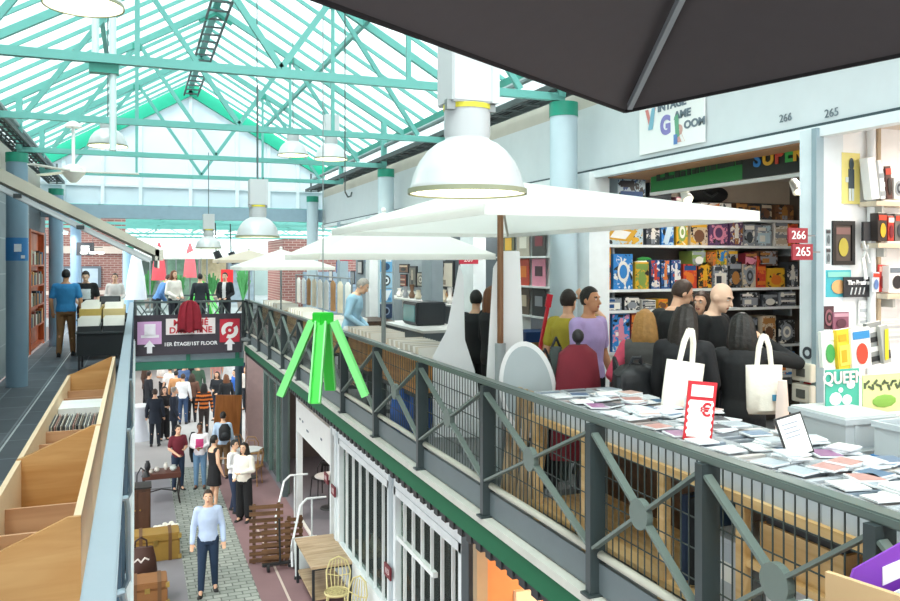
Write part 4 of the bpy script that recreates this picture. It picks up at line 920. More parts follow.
# right side of the aisle
slat = M_wood('#74502f', '#4c321d', 3, 'X')
def slat_panel(loc, w, h, n, label, rz, lean):
    t = thing('slatted_pallet', label, 'pallet', loc, rz); Rl = Matrix.Rotation(R(lean), 3, 'X')
    for i in range(n): MB(slat).cbox(Rl @ Vector((0, -.02, .06+(h-.12)*i/(n-1))), (w, .02, h/n*.62), Rl).build('slat', t)
    for x in (-w*.36, w*.36): MB(slat).cbox(Rl @ Vector((x, .02, h/2)), (.06, .05, h), Rl).build('upright', t)
    return t
slat_panel((2.26, 15.15, 0), .62, 1.08, 9, 'tall brown slatted board leaning upright in the aisle', R(-8), -6)
slat_panel((2.40, 14.9, 0), .52, .80, 7, 'shorter brown slatted board in front of the tall one', R(-8), -6)
slat_panel((2.80, 15.2, 0), .3, .78, 7, 'narrow brown slatted board right of the tall one', R(-8), -5)
t = thing('hand_truck', 'black wheeled dolly carrying the brown slatted boards', 'trolley', (2.42, 14.8, 0))
MB(M('#222426', .5)).box(-.3, .38, -.05, .5, .12, .16).build('platform', t) if False else MB(M('#222426', .5)).box(-.3, .38, -.12, -.04, .10, .14).build('platform', t)
for x in (-.2, .28): MB(M('#17181a', .6)).lathe([(.075,-.02),(.075,.02)], n=18).build('wheel', t).matrix_local = Matrix.Translation((x, -.12, .075)) @ Matrix.Rotation(R(90), 4, 'Y')
MB(M('#222426', .5)).tube((.02,-.1,.12), (.0,-.12,.95), .018).build('upright_bar', t)
t = thing('sandwich_board', 'pale grey folding board lying open by the plank table', 'sign', (2.86, 14.5, 0))
for s in (-1, 1): MB(M('#c9cfce', .5)).add([(-.24,s*.30,.03),(.24,s*.30,.03),(.22,s*.04,.60),(-.22,s*.04,.60),(-.24,s*.33,.03),(.24,s*.33,.03),(.22,s*.07,.60),(-.22,s*.07,.60)], [(0,1,2,3),(7,6,5,4),(0,4,5,1),(1,5,6,2),(2,6,7,3),(3,7,4,0)]).build('panel', t)
for s in (-1, 1): MB(M('#3a3d3e', .5)).box(-.26, .26, s*.315-.03, s*.315+.03, 0, .05).build('foot', t)
# plank table and yellow garden chairs
t = thing('table', 'weathered plank table on the ground by the right shop front', 'table', (2.93, 13.35, 0))
for i in range(7): MB(M_wood('#c2a98a', '#9b805f', 3, 'X')).box(-.34, .34, -.72+i*.207, -.72+i*.207+.2, .72, .76).build('plank', t)
for x in (-.3, .3):
    for y in (-.66, .66): MB(M('#22262a', .5)).box(x-.02, x+.02, y-.02, y+.02, 0, .72).build('leg', t)
MB(M('#22262a', .5)).box(-.32, .32, -.7, .7, .69, .72).build('frame', t)
MB(M_wood('#b09878', '#8e7556', 3, 'X')).box(-.3, .3, -.66, .66, .2, .23).build('lower_shelf', t)
def garden_chair(loc, rz, label):
    t = thing('garden_chair', label, 'chair', loc, rz); y_ = M('#c9bc86', .5, noise=.1)
    s = MB(y_); s.lathe([(.19,.43),(.2,.45),(.19,.47),(.18,.45),(.19,.43)], n=28, close=False)
    for r in (.05,.1,.15): s.lathe([(r-.008,.445),(r+.008,.445),(r+.008,.455),(r-.008,.455),(r-.008,.445)], n=24, close=False)
    for i in range(8): a = i*math.pi/4; s.bar((0,0,.45), (.19*math.cos(a),.19*math.sin(a),.45), .014, .01)
    s.build('seat', t)
    for x in (-.13, .13):
        for yy in (-.13, .13): MB(y_).path([(x,yy,.44),(x*1.2,yy*1.2,.25),(x*1.15,yy*1.15,.1),(x*1.35,yy*1.35,0)], .013).build('leg', t, smooth=True)
    b = MB(y_); b.path([(-.17,-.13,.45),(-.19,-.2,.7),(-.13,-.23,.86),(0,-.24,.92),(.13,-.23,.86),(.19,-.2,.7),(.17,-.13,.45)], .013)
    for q in range(-2, 3): b.path([(q*.05,-.16,.47),(q*.065,-.21,.68),(q*.045,-.235,.87)], .008)
    b.path([(-.18,-.19,.66),(0,-.215,.62),(.18,-.19,.66)], .009); b.build('backrest', t)
    return t
garden_chair((2.92, 12.3, 0), R(160), 'pale yellow wrought iron chair at the near end of the plank table')
garden_chair((2.9, 11.5, 0), R(120), 'pale yellow wrought iron chair nearest the railing edge, below the other')
t = thing('flower_pot', 'small pot of pink flowers beside the yellow chairs', 'plant', (2.72, 11.95, 0))
MB(M('#a8c9c0', .5)).lathe([(.08,0),(.12,.2),(.11,.22)], n=20).build('pot', t, smooth=True)
a = MB(M('#d98a92', .7))
for i in range(14): q = i*2.4; a.ell((.1*math.cos(q)*math.sqrt(i/14), .1*math.sin(q)*math.sqrt(i/14), .28+.06*rnd.random()), (.04,.04,.03), 8)
a.build('flowers', t)
a = MB(M('#5c7a4a', .7))
for i in range(10): q = i*2.1; a.bar((0,0,.2), (.12*math.cos(q), .12*math.sin(q), .34), .02, .004)
a.build('leaves', t)
# handrails
for i, (y0, lab) in enumerate(((17.0, 'white tube handrail farther off at the open shop steps'), (15.2, 'white tube handrail nearer, beside the plank table'))):
    t = thing('handrail', lab, 'handrail', (2.65, y0, 0)); MB(M('#e6ebec', .35)).path([(0,-.55,.05),(0,-.5,.42),(.25,0,.98),(.40,.12,1.06),(.78,.15,1.05)], .022).build('tube', t, smooth=True)
    MB(M('#e6ebec', .35)).tube((.5,.13,1.05), (.5,.13,0), .018).build('upright', t)
t = thing('wall_clock', 'large round station clock with black case on the right shop front', 'clock', (3.08, 8.62, 1.28))
RX = Matrix.Rotation(R(-70), 4, 'Y') @ Matrix.Rotation(0, 4, 'Z')
for nm, prof, h in (('case', [(.30,-.12),(.33,-.1),(.33,.06),(.30,.08),(.27,.05)], '#22262a'), ('face', [(.001,.045),(.272,.045),(.272,.03)], '#c9ac98')):
    MB(M(h, .4)).lathe(prof, n=40, close=False).build(nm, t, smooth=True).matrix_local = RX
for i in range(12): a = i*math.pi/6; MB(M('#1c1c1c', .5)).cbox((.22*math.cos(a), .22*math.sin(a), .05), (.05,.014,.006), Matrix.Rotation(a,3,'Z')).build('hour_mark', t).matrix_local = RX
for a, L in ((R(200), .2), (R(70), .13)): MB(M('#1c1c1c', .5)).bar((0,0,.055), (L*math.cos(a), L*math.sin(a), .055), .016, .006).build('hand', t).matrix_local = RX
MB(M('#22262a', .5)).bar((0,0,0), (.22,0,-.05), .06, .06).build('bracket', t)
t = thing('sign_board', 'blank white sign board over the open shop door below the gallery', 'sign', (3.27, 15.8, 1.95))
MB(M('#e9ebe8', .6, noise=.04)).box(-.03, .03, -1.6, 1.6, 0, .66).build('board', t)
for y in (.9, 1.2, -.9): MB(M('#5d6a78', .6)).box(-.036, -.03, y-.06, y+.06, .3, .34).build('mark', t)
for y in (.4,): MB(M('#5d6a78', .6)).box(-.036, -.03, y-.1, y+.1, .2, .24).build('mark', t)
for i, (y, z, tx) in enumerate(((13.75, 1.62, '112'), (10.5, 1.38, '113'), (14.3, 1.7, '111'))):
    t = thing('number_plate', 'small dark red plate %s on the %s of the ground floor shop' % (tx, ('grey post', 'middle post', 'open door jamb')[i]), 'sign', (3.2, y, z))
    MB(M('#6d1a28', .5)).box(-.012, .012, -.14, .14, -.085, .085).build('plate', t); text('digits', tx, .11, M('#f0e6e6'), t, (-.014, 0, 0), FACE_X)
for y, z, h in ((12.9, .9, '#b2a184'), (11.6, .85, '#8a5a3a'), (9.6, .9, '#b86a34'), (8.6, .9, '#d8c9a8')):
    t = thing('display_table', '%s display table behind the ground floor window' % {'#b2a184':'pale', '#8a5a3a':'brown', '#b86a34':'orange', '#d8c9a8':'cream'}[h], 'table', (3.62, y, 0)); MB(M_wood(h, '#6e4a2c')).box(-.22, .22, -.35, .35, z-.1, z).build('tabletop', t)
    for x in (-.18, .18):
        for yy in (-.3, .3): MB(M('#3a2a1e', .6)).box(x-.02, x+.02, yy-.02, yy+.02, 0, z-.1).build('leg', t)
    for q, (dy, hh) in enumerate(((-.2,.25),(.02,.16),(.22,.3))):
        v = thing('vase', '%s vase on the %s display table behind the window' % (('tall', 'squat', 'slender')[q], {'#b2a184':'pale', '#8a5a3a':'brown', '#b86a34':'orange', '#d8c9a8':'cream'}[h]), 'vase', (3.62, y+dy, z)); MB(M(('#d8d2c2', '#a8443a', '#49626e')[q], .4)).lathe([(.04,0),(.07,hh*.4),(.03,hh*.8),(.04,hh)], n=16).build('body', v, smooth=True)
        MB(M(('#d8d2c2', '#a8443a', '#49626e')[q], .4)).lathe([(.045,hh-.01),(.05,hh),(.03,hh)], n=16, close=False).build('rim', v)
# cafe chairs and tables by the open shop
def cafe_chair(loc, rz, label, hexc='#9a7246'):
    t = thing('cafe_chair', label, 'chair', loc, rz); m = M(hexc, .5)
    MB(m).lathe([(.19,.43),(.21,.44),(.21,.46),(.19,.47)], n=20).build('seat', t, smooth=True)
    for x in (-.14, .14):
        for y in (-.14, .14): MB(m).tube((x,y,.44), (x*1.2,y*1.2,0), .015, n=8).build('leg', t)
    b = MB(m); b.path([(-.17,-.15,.45),(-.19,-.2,.75),(-.1,-.22,.9),(.1,-.22,.9),(.19,-.2,.75),(.17,-.15,.45)], .014); b.path([(-.1,-.16,.45),(-.08,-.21,.8),(.08,-.21,.8),(.1,-.16,.45)], .010); b.build('backrest', t)
for i, (x, y, r, lab, h) in enumerate(((2.75, 20.6, 60, 'brown bentwood chair by the aisle, nearest of the cafe chairs', '#9a7246'), (2.45, 22.3, 150, 'brown bentwood chair stacked near the stone pillar', '#8a6238'), (3.0, 22.2, -30, 'tan bentwood chair behind the white topped table', '#ab8352'), (4.1, 19.0, 20, 'black cafe chair inside the open shop, front one', '#2a2a2c'), (4.6, 20.2, 90, 'black cafe chair inside the open shop, rear one', '#2a2a2c'), (4.2, 17.0, 200, 'black cafe chair beside the round table in the shop', '#2a2a2c'))): cafe_chair((x, y, 0), R(r), lab, h)
for i, (x, y, lab) in enumerate(((2.75, 21.3, 'small white topped cafe table near the stone pillar'), (4.1, 18.0, 'small white topped round table inside the open shop'))):
    t = thing('cafe_table', lab, 'table', (x, y, 0)); MB(M('#e3e3df', .4)).lathe([(.33,.72),(.34,.74),(.33,.75)], n=28).build('tabletop', t, smooth=True); MB(M('#3a3a3a', .5)).tube((0,0,.03), (0,0,.72), .025).build('stem', t); MB(M('#3a3a3a', .5)).lathe([(.22,0),(.2,.03),(.04,.05)], n=20).build('foot', t, smooth=True)
t = thing('wood_panel', 'upright orange-brown wooden board on its easel legs behind the cafe chairs', 'board', (2.42, 23.5, 0))
MB(M_wood('#b56f33', '#94561f', 2, 'Z')).cbox((0,0,1.25), (.72,.05,1.15), Matrix.Rotation(R(4),3,'Y')).build('board', t)
for x in (-.28, .28): MB(M('#8a5a2c', .6)).tube((x,0,.72), (x*1.4,-.1,0), .02).build('leg', t)
MB(M('#8a5a2c', .6)).tube((0,.03,.8), (0,.4,0), .02).build('leg', t)
t = thing('column', 'dark blue pipe column under the right end of the footbridge', 'column', (2.78, 24.0, 0)); MB(M('#34505c', .5)).tube((0,0,0), (0,0,3.0), .10, n=18).build('shaft', t, smooth=True); MB(M('#2a3a40', .5)).lathe([(.14,2.7),(.16,3.0)], n=18).build('capital', t)
t = thing('pillar', 'pinkish stone pillar with cables beside the pipe column', 'pillar', (3.2, 24.0, 0)); MB(M('#c3a7a4', .8, noise=.15)).box(-.2, .25, -.25, .25, 0, 3.2).build('shaft', t); MB(M('#2a2422', .6)).path([(-.22,-.1,2.6),(-.24,-.12,1.8),(-.22,.05,1.2)], .012).build('cable', t)
# tall tables with white cloth
for i, (px, py, lab) in enumerate(((139, 440, 'white clothed high table beside the man in dark suit'),)):
    X, Y, Z = at_feet(px, py); t = thing('cocktail_table', lab, 'table', (X, Y, 0))
    MB(M('#dfe4ec', .8, noise=.06)).lathe([(.36,0),(.28,.3),(.20,.7),(.36,1.05)], n=20).build('cloth', t, smooth=True); MB(M('#eceff2', .6)).lathe([(.38,1.05),(.38,1.09)], n=24).build('tabletop', t)
t = thing('hanging_sign', 'black rectangular sign hanging over the far crowd', 'sign', (*at_d(187, 34), 0)); t.location.z = z_at(378, *at_d(187, 34))
MB(M('#141517', .5)).box(-.52, .52, -.05, .05, -.16, .16).build('board', t)
for x in (-.4, .4): MB(M('#333333', .5)).tube((x,0,.16), (x,0,1.2), .01).build('rod', t)
# ---------------------------------------------------------------- game shop (numbered 266)
NAMES = {'#2f7fc4':'blue','#1f4f86':'dark blue','#d8a62a':'yellow','#c8432e':'red','#3a3f45':'charcoal','#6d4a34':'brown','#7d9a4a':'green','#c9b9a0':'buff','#e6e2d8':'white','#5a3d63':'purple','#8d9299':'grey','#d9772c':'orange','#202226':'black','#d98ba0':'pink','#4aa3a0':'teal','#b7cdd6':'pale blue','#a8743c':'tan','#7a2530':'maroon'}
def cover(mb, x0, x1, z0, z1, y, motif, c2, c3):
    w, h = x1-x0, z1-z0; cx, cz = (x0+x1)/2, (z0+z1)/2
    def r(a, b, c, d, dy, m): mb.use(M(m, .5, noise=.06)); mb.box(x0+a*w, x0+b*w, y-dy, y-dy+.002, z0+c*h, z0+d*h)
    def el(a, c, ra, rc, dy, m):
        mb.use(M(m, .5, noise=.06)); mb.prism([(ra*w*math.cos(t), rc*h*math.sin(t)) for t in [2*math.pi*i/16 for i in range(16)]], .002, (x0+a*w, y-dy, z0+c*h))
    if motif == 'title': r(.06,.94,.74,.93,.004,c2); el(.5,.38,.3,.26,.004,c3)
    elif motif == 'disc': el(.5,.5,.36,.36,.004,c2); el(.5,.5,.24,.24,.006,c3); el(.5,.5,.12,.12,.008,c2)
    elif motif == 'figure': el(.5,.78,.13,.12,.004,c2); r(.34,.66,.3,.68,.004,c2); r(.36,.48,.06,.3,.004,c3); r(.52,.64,.06,.3,.004,c3); r(.18,.34,.42,.52,.004,c3)
    elif motif == 'window': r(.1,.9,.12,.62,.004,c2); r(.2,.55,.2,.5,.006,c3); r(.1,.6,.72,.88,.004,c3)
    elif motif == 'stripes':
        for k in range(4): r(.05,.95,.08+k*.23,.20+k*.23,.004,(c2,c3)[k % 2])
    elif motif == 'slant': mb.use(M(c2, .5)); mb.prism([(x0+.1*w,z0+.1*h),(x0+.55*w,z0+.1*h),(x0+.95*w,z0+.9*h),(x0+.5*w,z0+.9*h)], .002, (0,y-.004,0)); r(.6,.9,.12,.34,.005,c3)
    elif motif == 'console': mb.use(M(c2, .5)); mb.prism([(x0+.22*w,z0+.25*h),(x0+.72*w,z0+.12*h),(x0+.88*w,z0+.62*h),(x0+.36*w,z0+.78*h)], .002, (0,y-.004,0)); mb.use(M('#f2f1ec', .5)); mb.prism([(x0+.3*w,z0+.32*h),(x0+.62*w,z0+.24*h),(x0+.74*w,z0+.56*h),(x0+.42*w,z0+.68*h)], .002, (0,y-.006,0)); el(.83,.22,.08,.12,.006,c3)
    elif motif == 'ring': el(.5,.5,.3,.3,.004,c2); el(.5,.5,.2,.2,.006,c3)
def game_box(x0, x1, z, h, hexc, motif, c2, c3, label, yf=7.48, dep=.24, name='game_box', cat='box', group=None):
    t = thing(name, label, cat, ((x0+x1)/2, yf, z), 0, group); w = (x1-x0)/2*.96
    MB(M(hexc, .5, noise=.08)).box(-w, w, 0, dep, 0, h).build('carton', t)
    mb = MB(M_print(hexc, c2, c3, 16)); mb.box(-w*.97, w*.97, -.002, 0, .02*h, .98*h); cover(mb, -w, w, 0, h, 0, motif, c2, c3); mb.build('cover_print', t)
    return t
def shelf_row(z, items, shelfname, yf=7.48, wall='game shop', dep=.24, Ywall=7.5):
    seen = {}; tot = {}
    for it in items: tot[it[3]] = tot.get(it[3], 0)+1
    for (p0, p1, pt, hexc, motif, c2, c3) in items:
        seen[hexc] = seen.get(hexc, 0)+1; nm = NAMES[hexc]
        x0, x1 = x_on(p0, yf), x_on(p1, yf); h = max(.06, z_at(pt, (x0+x1)/2, yf)-z)
        o = '' if tot[hexc] == 1 else ', %s of that colour from left' % ORD[seen[hexc]-1]
        game_box(x0, x1, z, h, hexc, motif, c2, c3, '%s %s in %s%s' % (nm, shelfname, wall, o), yf, dep)
sh = M('#dfe3e2', .5)
for i, z in enumerate((6.10, 5.79, 5.30, 5.07, 4.62, 4.25)):
    t = thing('wall_shelf', 'long grey shelf board on the game shop wall, %s from the top' % ORD[i], 'shelf', (6.06, 7.46, z))
    MB(sh if i < 4 else M('#c9cdcc', .5)).box(-1.38, 1.5, 0, .34, -.03, 0).build('board', t)
    for x in (-1.2, 0, 1.3): MB(M('#8b9296', .5)).box(x-.015, x+.015, .05, .33, -.12, -.03).build('bracket', t)
B = ['#2f7fc4','#1f4f86','#d8a62a','#c8432e','#3a3f45','#6d4a34','#7d9a4a','#c9b9a0','#e6e2d8','#5a3d63','#8d9299','#d9772c','#202226','#d98ba0','#4aa3a0','#b7cdd6','#a8743c','#7a2530']
blue, dblue, yel, red, char, brn, grn, buff, whi, pur, gry, orn, blk, pnk, tea, pbl, tan, mar = B
shelf_row(6.10, [(617,646,176,pbl,'window',dblue,blk), (649,672,183,blk,'stripes',char,gry), (676,690,197,pnk,'title',whi,grn), (699,732,203,whi,'window',char,orn), (736,748,203,brn,'title',tan,blk), (749,760,206,tan,'window',brn,char), (761,772,204,char,'title',buff,brn), (775,794,205,brn,'figure',tan,gry)], 'box on the top shelf')
shelf_row(5.79, [(594,644,222,pbl,'console',yel,yel), (646,660,226,char,'figure',whi,gry), (661,674,223,blue,'slant',pbl,dblue), (676,688,219,yel,'disc',grn,whi), (690,708,221,buff,'title',yel,brn), (709,728,220,pur,'ring',pnk,pur), (730,743,221,pur,'figure',whi,tan), (744,755,224,gry,'title',whi,char), (756,772,225,gry,'window',pbl,whi), (775,788,220,whi,'stripes',buff,gry), (789,798,224,orn,'title',red,yel)], 'box on the second shelf')
shelf_row(5.30, [(601,611,247,orn,'figure',yel,red), (613,633,254,blue,'ring',whi,blue), (635,649,262,yel,'title',grn,grn), (651,660,260,dblue,'figure',red,whi), (661,670,260,dblue,'figure',orn,pbl), (671,681,260,dblue,'figure',whi,red), (683,697,264,red,'title',dblue,orn), (698,712,262,blk,'figure',yel,orn), (713,728,264,gry,'window',whi,char), (729,742,262,char,'title',gry,tan), (743,756,264,buff,'disc',gry,char), (757,766,256,red,'stripes',orn,red), (767,785,268,yel,'title',yel,orn), (787,798,262,char,'figure',whi,gry)], 'box on the third shelf')
shelf_row(5.555, [(692,706,251,grn,'title',gry,whi), (707,716,252,orn,'figure',tan,brn), (717,727,250,yel,'figure',blue,grn), (728,738,250,gry,'title',yel,blk), (745,757,253,mar,'title',tan,pnk), (758,778,251,brn,'window',gry,tan)], 'small pack stacked above the third shelf')
shelf_row(5.07, [(604,622,298,gry,'window',whi,dblue), (624,640,297,char,'title',whi,gry), (642,656,300,whi,'stripes',gry,char), (658,668,299,yel,'title',orn,brn), (740,760,292,blk,'window',gry,whi), (762,778,294,char,'title',gry,whi), (780,796,292,gry,'stripes',char,whi)], 'box on the fourth shelf')
shelf_row(4.62, [(603,610,310,red,'stripes',pnk,red), (612,630,314,blue,'figure',pnk,whi), (631,640,312,mar,'title',orn,brn), (641,656,314,brn,'figure',orn,tan), (742,758,318,char,'title',gry,red), (762,776,316,buff,'title',tan,brn), (778,795,320,blk,'disc',gry,whi)], 'box on the fifth shelf')
shelf_row(4.25, [(600,622,352,dblue,'title',whi,red), (624,650,350,gry,'window',blk,whi), (735,752,352,red,'stripes',whi,red), (754,772,350,tea,'title',whi,dblue), (774,795,352,blue,'window',whi,orn)], 'box on the sixth shelf')
X = x_on(652, 7.44); t = thing('toy_shoe', 'white and green boat shaped toy standing on the third shelf', 'toy', (X, 7.6, 5.555))
MB(M('#eef0ea', .4)).loft([[(x, .05*w*math.cos(q), .03+.03*math.sin(q)*w+z) for q in [2*math.pi*i/12 for i in range(12)]] for x, w, z in ((-.16,.3,.0),(-.08,1,.0),(.06,1,.01),(.16,.4,.0))]).build('hull', t, smooth=True)
MB(M('#3aa44a', .4)).loft([[(x, .035*w*math.cos(q), .075+.03*math.sin(q)*w) for q in [2*math.pi*i/12 for i in range(12)]] for x, w in ((-.08,.4),(-.02,1),(.06,.8),(.1,.3))]).build('cabin', t, smooth=True)
X = x_on(711, 7.5); t = thing('duffel_bag', 'black bag lying on top of the boxes on the top shelf', 'bag', (X, 7.6, 6.30)); MB(M('#17181a', .7, noise=.3)).loft([[(x, .1*w*math.cos(q), .085+.085*w*math.sin(q)) for q in [2*math.pi*i/14 for i in range(14)]] for x, w in ((-.28,.6),(-.22,1),(0,.95),(.22,1),(.27,.7))]).build('body', t, smooth=True); MB(M('#2c2e30', .6)).path([(-.1,-.09,.1),(0,-.12,.05),(.1,-.09,.1)], .012).build('handle', t)
# banner board under the fascia
gb = thing('shop_board', 'green and black board with multicoloured letters hung inside the game shop opening', 'sign', (5.0, 0, 6.43))
ya, yb = 4.62, 7.0
def gq(y): return -.03*(y-5.7)
yg = y_on(744, 5.0)
MB(M('#12752f', .5)).add([(-.02,yg,-.10),(-.02,yb,-.12),(-.02,yb,.05),(-.02,yg,.13),(.02,yg,-.10),(.02,yb,-.12),(.02,yb,.05),(.02,yg,.13)], [(0,1,2,3),(7,6,5,4),(0,4,5,1),(1,5,6,2),(2,6,7,3),(3,7,4,0)]).build('green_part', gb)
MB(M('#1a1f1a', .5)).box(-.02, .02, ya, yg, -.10, .16).build('black_part', gb)
for ch, h, px in zip('SUPER', ('#2f7fc4','#d8a62a','#c8432e','#3aa44a','#d8a62a'), (757, 768, 779, 789, 798)): text('letter', ch, .19, M(h, .5), gb, (-.03, y_on(px, 4.97), .05), FACE_X, .004, bold=.006)
sk_ = MB(M('#142a1a', .5)); q_ = yg
while q_ < yb-.1: wq = rnd.uniform(.04, .1); sk_.box(-.026, -.02, q_, q_+wq, .03-.03*(q_-5.7), .03-.03*(q_-5.7)+rnd.uniform(.03, .085)); q_ += wq+rnd.uniform(0, .03)
sk_.build('black_silhouette', gb)
MB(M('#dfe3df', .5)).box(-.03, .03, ya, yb, -.14, -.11).build('edge_strip', gb)
struct(MB(M('#b98a63', .7)).box(4.72, 5.4, 4.5, 7.4, 6.50, 6.55).build('trim_soffit'))
for i, (px, py, d) in enumerate(((797, 187, 7.2), (686, 196, 8.0))):
    X, Y = at_d(px, d); z = z_at(py, X, Y); t = thing('spot_lamp', 'small clip spot lamp %s in the game shop' % ('at the right post', 'under the ceiling at left')[i], 'lamp', (X, Y, z))
    MB(M('#d9d9d4', .4)).tube((0,.05,.06), (0,-.03,-.04), .035, .06, n=16).build('shade', t, smooth=True); MB(M('#fff2cf', .5, emit=6)).ell((0,-.035,-.045), (.04,.03,.03), 10).build('bulb', t); MB(M('#888888', .5)).tube((0,.05,.06), (0,.1,6.6-z), .01).build('rod', t)
# fascia lettering
t = thing('shop_sign', 'white shop sign with colourful initials VINTAGE GAME ROOM on the fascia', 'sign', (4.585, 6.0, 6.92))
yl, yr = y_on(640, 4.58)-6.0, y_on(705, 4.58)-6.0
MB(M('#f7f7f4', .5, noise=.02)).box(-.012, .0, yr, yl, -.28, .33).build('panel', t)
W = yl-yr
def sg(st, fx, z, size, h, sq=1): text('lettering', st, size, M(h, .5), t, (-.016, yl-fx*W, z), FACE_X, .002, bold=.004 if size < .2 else .012, squeeze=sq)
def sp(st, px, py, size, h, sq=1, bold=.004):
    y = y_on(px, 4.565); text('lettering', st, size, M(h, .5), t, (-.016, y-6.0, z_at(py, 4.565, y)-6.92), FACE_X, .002, bold=bold, squeeze=sq)
sp('V', 650, 120, .24, '#e08e86', .9, .012); sp('INTAGE', 671, 105, .095, '#6d7a84', 1.25); sp('G', 665, 126, .23, '#8d86c4', .9, .012); sp('AME', 682, 114, .095, '#6d7a84', 1.25); sp('R', 679, 134, .20, '#d3a49a', .9, .012); sp('OOM', 694, 123, .095, '#6d7a84', 1.25)
a = MB(M('#86bcd0', .5)); a.prism([(-.02,0),(.05,0),(.09,.2),(.04,.2)], .004, (-.017, yl-.18*W, -.06), (0,-1,0), (0,0,1)); a.build('blue_stroke', t)
a = MB(M('#69a886', .5)); a.prism([(0,0),(.05,.02),(.03,.22),(-.02,.2)], .004, (-.018, yl-.60*W, -.2), (0,-1,0), (0,0,1)); a.use(M('#5f86c0', .5)); a.prism([(0,0),(.05,.0),(.05,.09),(.0,.09)], .004, (-.019, yl-.57*W, -.25), (0,-1,0), (0,0,1)); a.build('accent', t)
for px, py, st, lab in ((785, 118, '266', 'painted number 266 on the pale fascia'), (831, 113, '265', 'painted number 265 on the pale fascia right of the post')):
    Y = y_on(px, 4.59); z = z_at(py, 4.59, Y); t = thing('painted_number', lab, 'number', (4.598, Y, z)); text('digits', st, .085, M('#6f7d84'), t, (-.004, 0, 0), FACE_X)
for p0, p1, q0, q1, st, Yp, hx, lab in ((788, 807, 228, 243, '266', 4.36, '#8e2230', 'dark red projecting plate with white number 266 beside the shop post'), (792, 812, 244, 260, '265', 4.30, '#8e2230', 'dark red projecting plate with white number 265 below the 266 plate'), (459, 478, 255, 264, '267', 10.6, '#b3283c', 'red projecting plate with white 267 before the dark shop front'), (340, 352, 254, 261, '269', 17.0, '#b3283c', 'small distant red plate with pale mark on the pilaster')):
    x0, x1 = x_on(p0, Yp), x_on(p1, Yp); xm = (x0+x1)/2; z1, z0 = z_at(q0, xm, Yp), z_at(q1, xm, Yp); h_ = z1-z0; w_ = (x1-x0)/2
    t = thing('number_plate', lab, 'sign', (xm, Yp, z0)); MB(M(hx, .5)).box(-w_, w_, -.008, .008, 0, h_).build('plate', t); (text('digits', st, h_*.78, M('#f6eeee'), t, (0, -.011, h_*.5), FACE_Y, bold=.0, squeeze=1.05) if st != '269' else MB(M('#f6eeee')).box(-w_*.5, w_*.5, -.012, -.009, h_*.4, h_*.6).build('mark', t)); MB(M('#777777', .5)).box(w_-.01, w_+.07, -.006, .006, h_*.45, h_*.55).build('bracket', t)
t = thing('intercom', 'two beige switch boxes fixed on the shop post', 'switch box', (4.53, 4.48, 0)); 
for py in (372, 393): z = z_at(py, 4.53, 4.48); MB(M('#d9d2c2', .5)).box(-.05, .02, -.09, .09, z-.065, z+.065).build('box', t, bevel=.006); MB(M('#5a5a55', .5)).box(-.055, -.05, -.04, .04, z-.03, z+.03).build('button', t)
for py, h, lab, c in ((430, '#3b4248', 'round dark sticker on the shop post', '#c9d2d6'), (489, '#c4303c', 'upper round red sticker on the shop post', '#f1e6e6'), (512, '#c4303c', 'lower round red sticker on the shop post', '#f1e6e6')):
    z = z_at(py-60+0, 4.53, 4.48) if False else z_at({430:353, 489:375, 512:387}[py], 4.53, 4.48)
    t = thing('sticker', lab, 'sticker', (4.545, 4.48, z)); mm = Matrix.Rotation(R(-90), 4, 'Y')
    MB(M(h, .5)).lathe([(.045,0),(.045,.004)], n=20).build('disc', t).matrix_local = mm; MB(M(c, .5)).lathe([(.022,.004),(.022,.006)], n=12).build('mark', t).matrix_local = mm
# ---------------------------------------------------------------- poster wall and book shelves (numbered 265), facing the camera at Y = 4.42
PW = 4.405
def flat(name, label, cat, p0, p1, q0, q1, hexc, motif, c2, c3, frame=None, Y=PW, extra=None):
    x0, x1 = x_on(p0, Y), x_on(p1, Y); xm = (x0+x1)/2; z1, z0 = z_at(q0, xm, Y), z_at(q1, xm, Y)
    t = thing(name, label, cat, (xm, Y, z0)); w = (x1-x0)/2; h = z1-z0
    if frame:
        f = MB(M(frame, .5)); f.box(-w, w, -.02, .0, 0, .03); f.box(-w, w, -.02, 0, h-.03, h); f.box(-w, -w+.03, -.02, 0, .03, h-.03); f.box(w-.03, w, -.02, 0, .03, h-.03); f.build('frame', t)
        MB(M(hexc, .5)).box(-w+.03, w-.03, -.008, 0, .03, h-.03).build('picture', t); w -= .03; a = MB(); cover(a, -w, w, .03, h-.03, -.009, motif, c2, c3); a.build('print', t)
    else:
        MB(M(hexc, .5, noise=.05)).box(-w, w, -.008, 0, 0, h).build('sheet', t); a = MB(); cover(a, -w, w, 0, h, -.009, motif, c2, c3); a.build('print', t)
    if extra: text('lettering', extra[0], extra[1], M(extra[2]), t, (0, -.018, h*extra[3]), FACE_Y, bold=.002)
    return t
flat('poster', 'narrow yellow poster with dark figure on the white side wall', 'poster', 841, 859, 153, 204, '#ddd07a', 'figure', '#3c4a52', '#c9d2d0')
flat('picture', 'black framed dark picture with gold rosette on the white side wall', 'picture', 831, 853, 221, 265, '#4c423c', 'title', '#7a5a56', '#a89a3c', '#191817')
for i, (q0, q1) in enumerate(((229, 246), (248, 264))): flat('picture', 'tiny %s picture beside the black framed one' % ('upper', 'lower')[i], 'picture', 825, 829.5, q0, q1, '#9aa4a8', 'title', '#3c3c40', '#5a6468')
flat('poster', 'teal poster pinned on the white side wall', 'poster', 825, 850, 270, 297, '#3fa6b4', 'title', '#7fc4b8', '#d3a06a')
t = flat('shopping_bag', 'black bag with white lettering The Beatles hung on the side wall', 'bag', 843, 870, 277, 297, '#26292e', 'none', '#26292e', '#26292e', Y=PW-.03, extra=('The Beatles', .045, '#f0f0f0', .72))
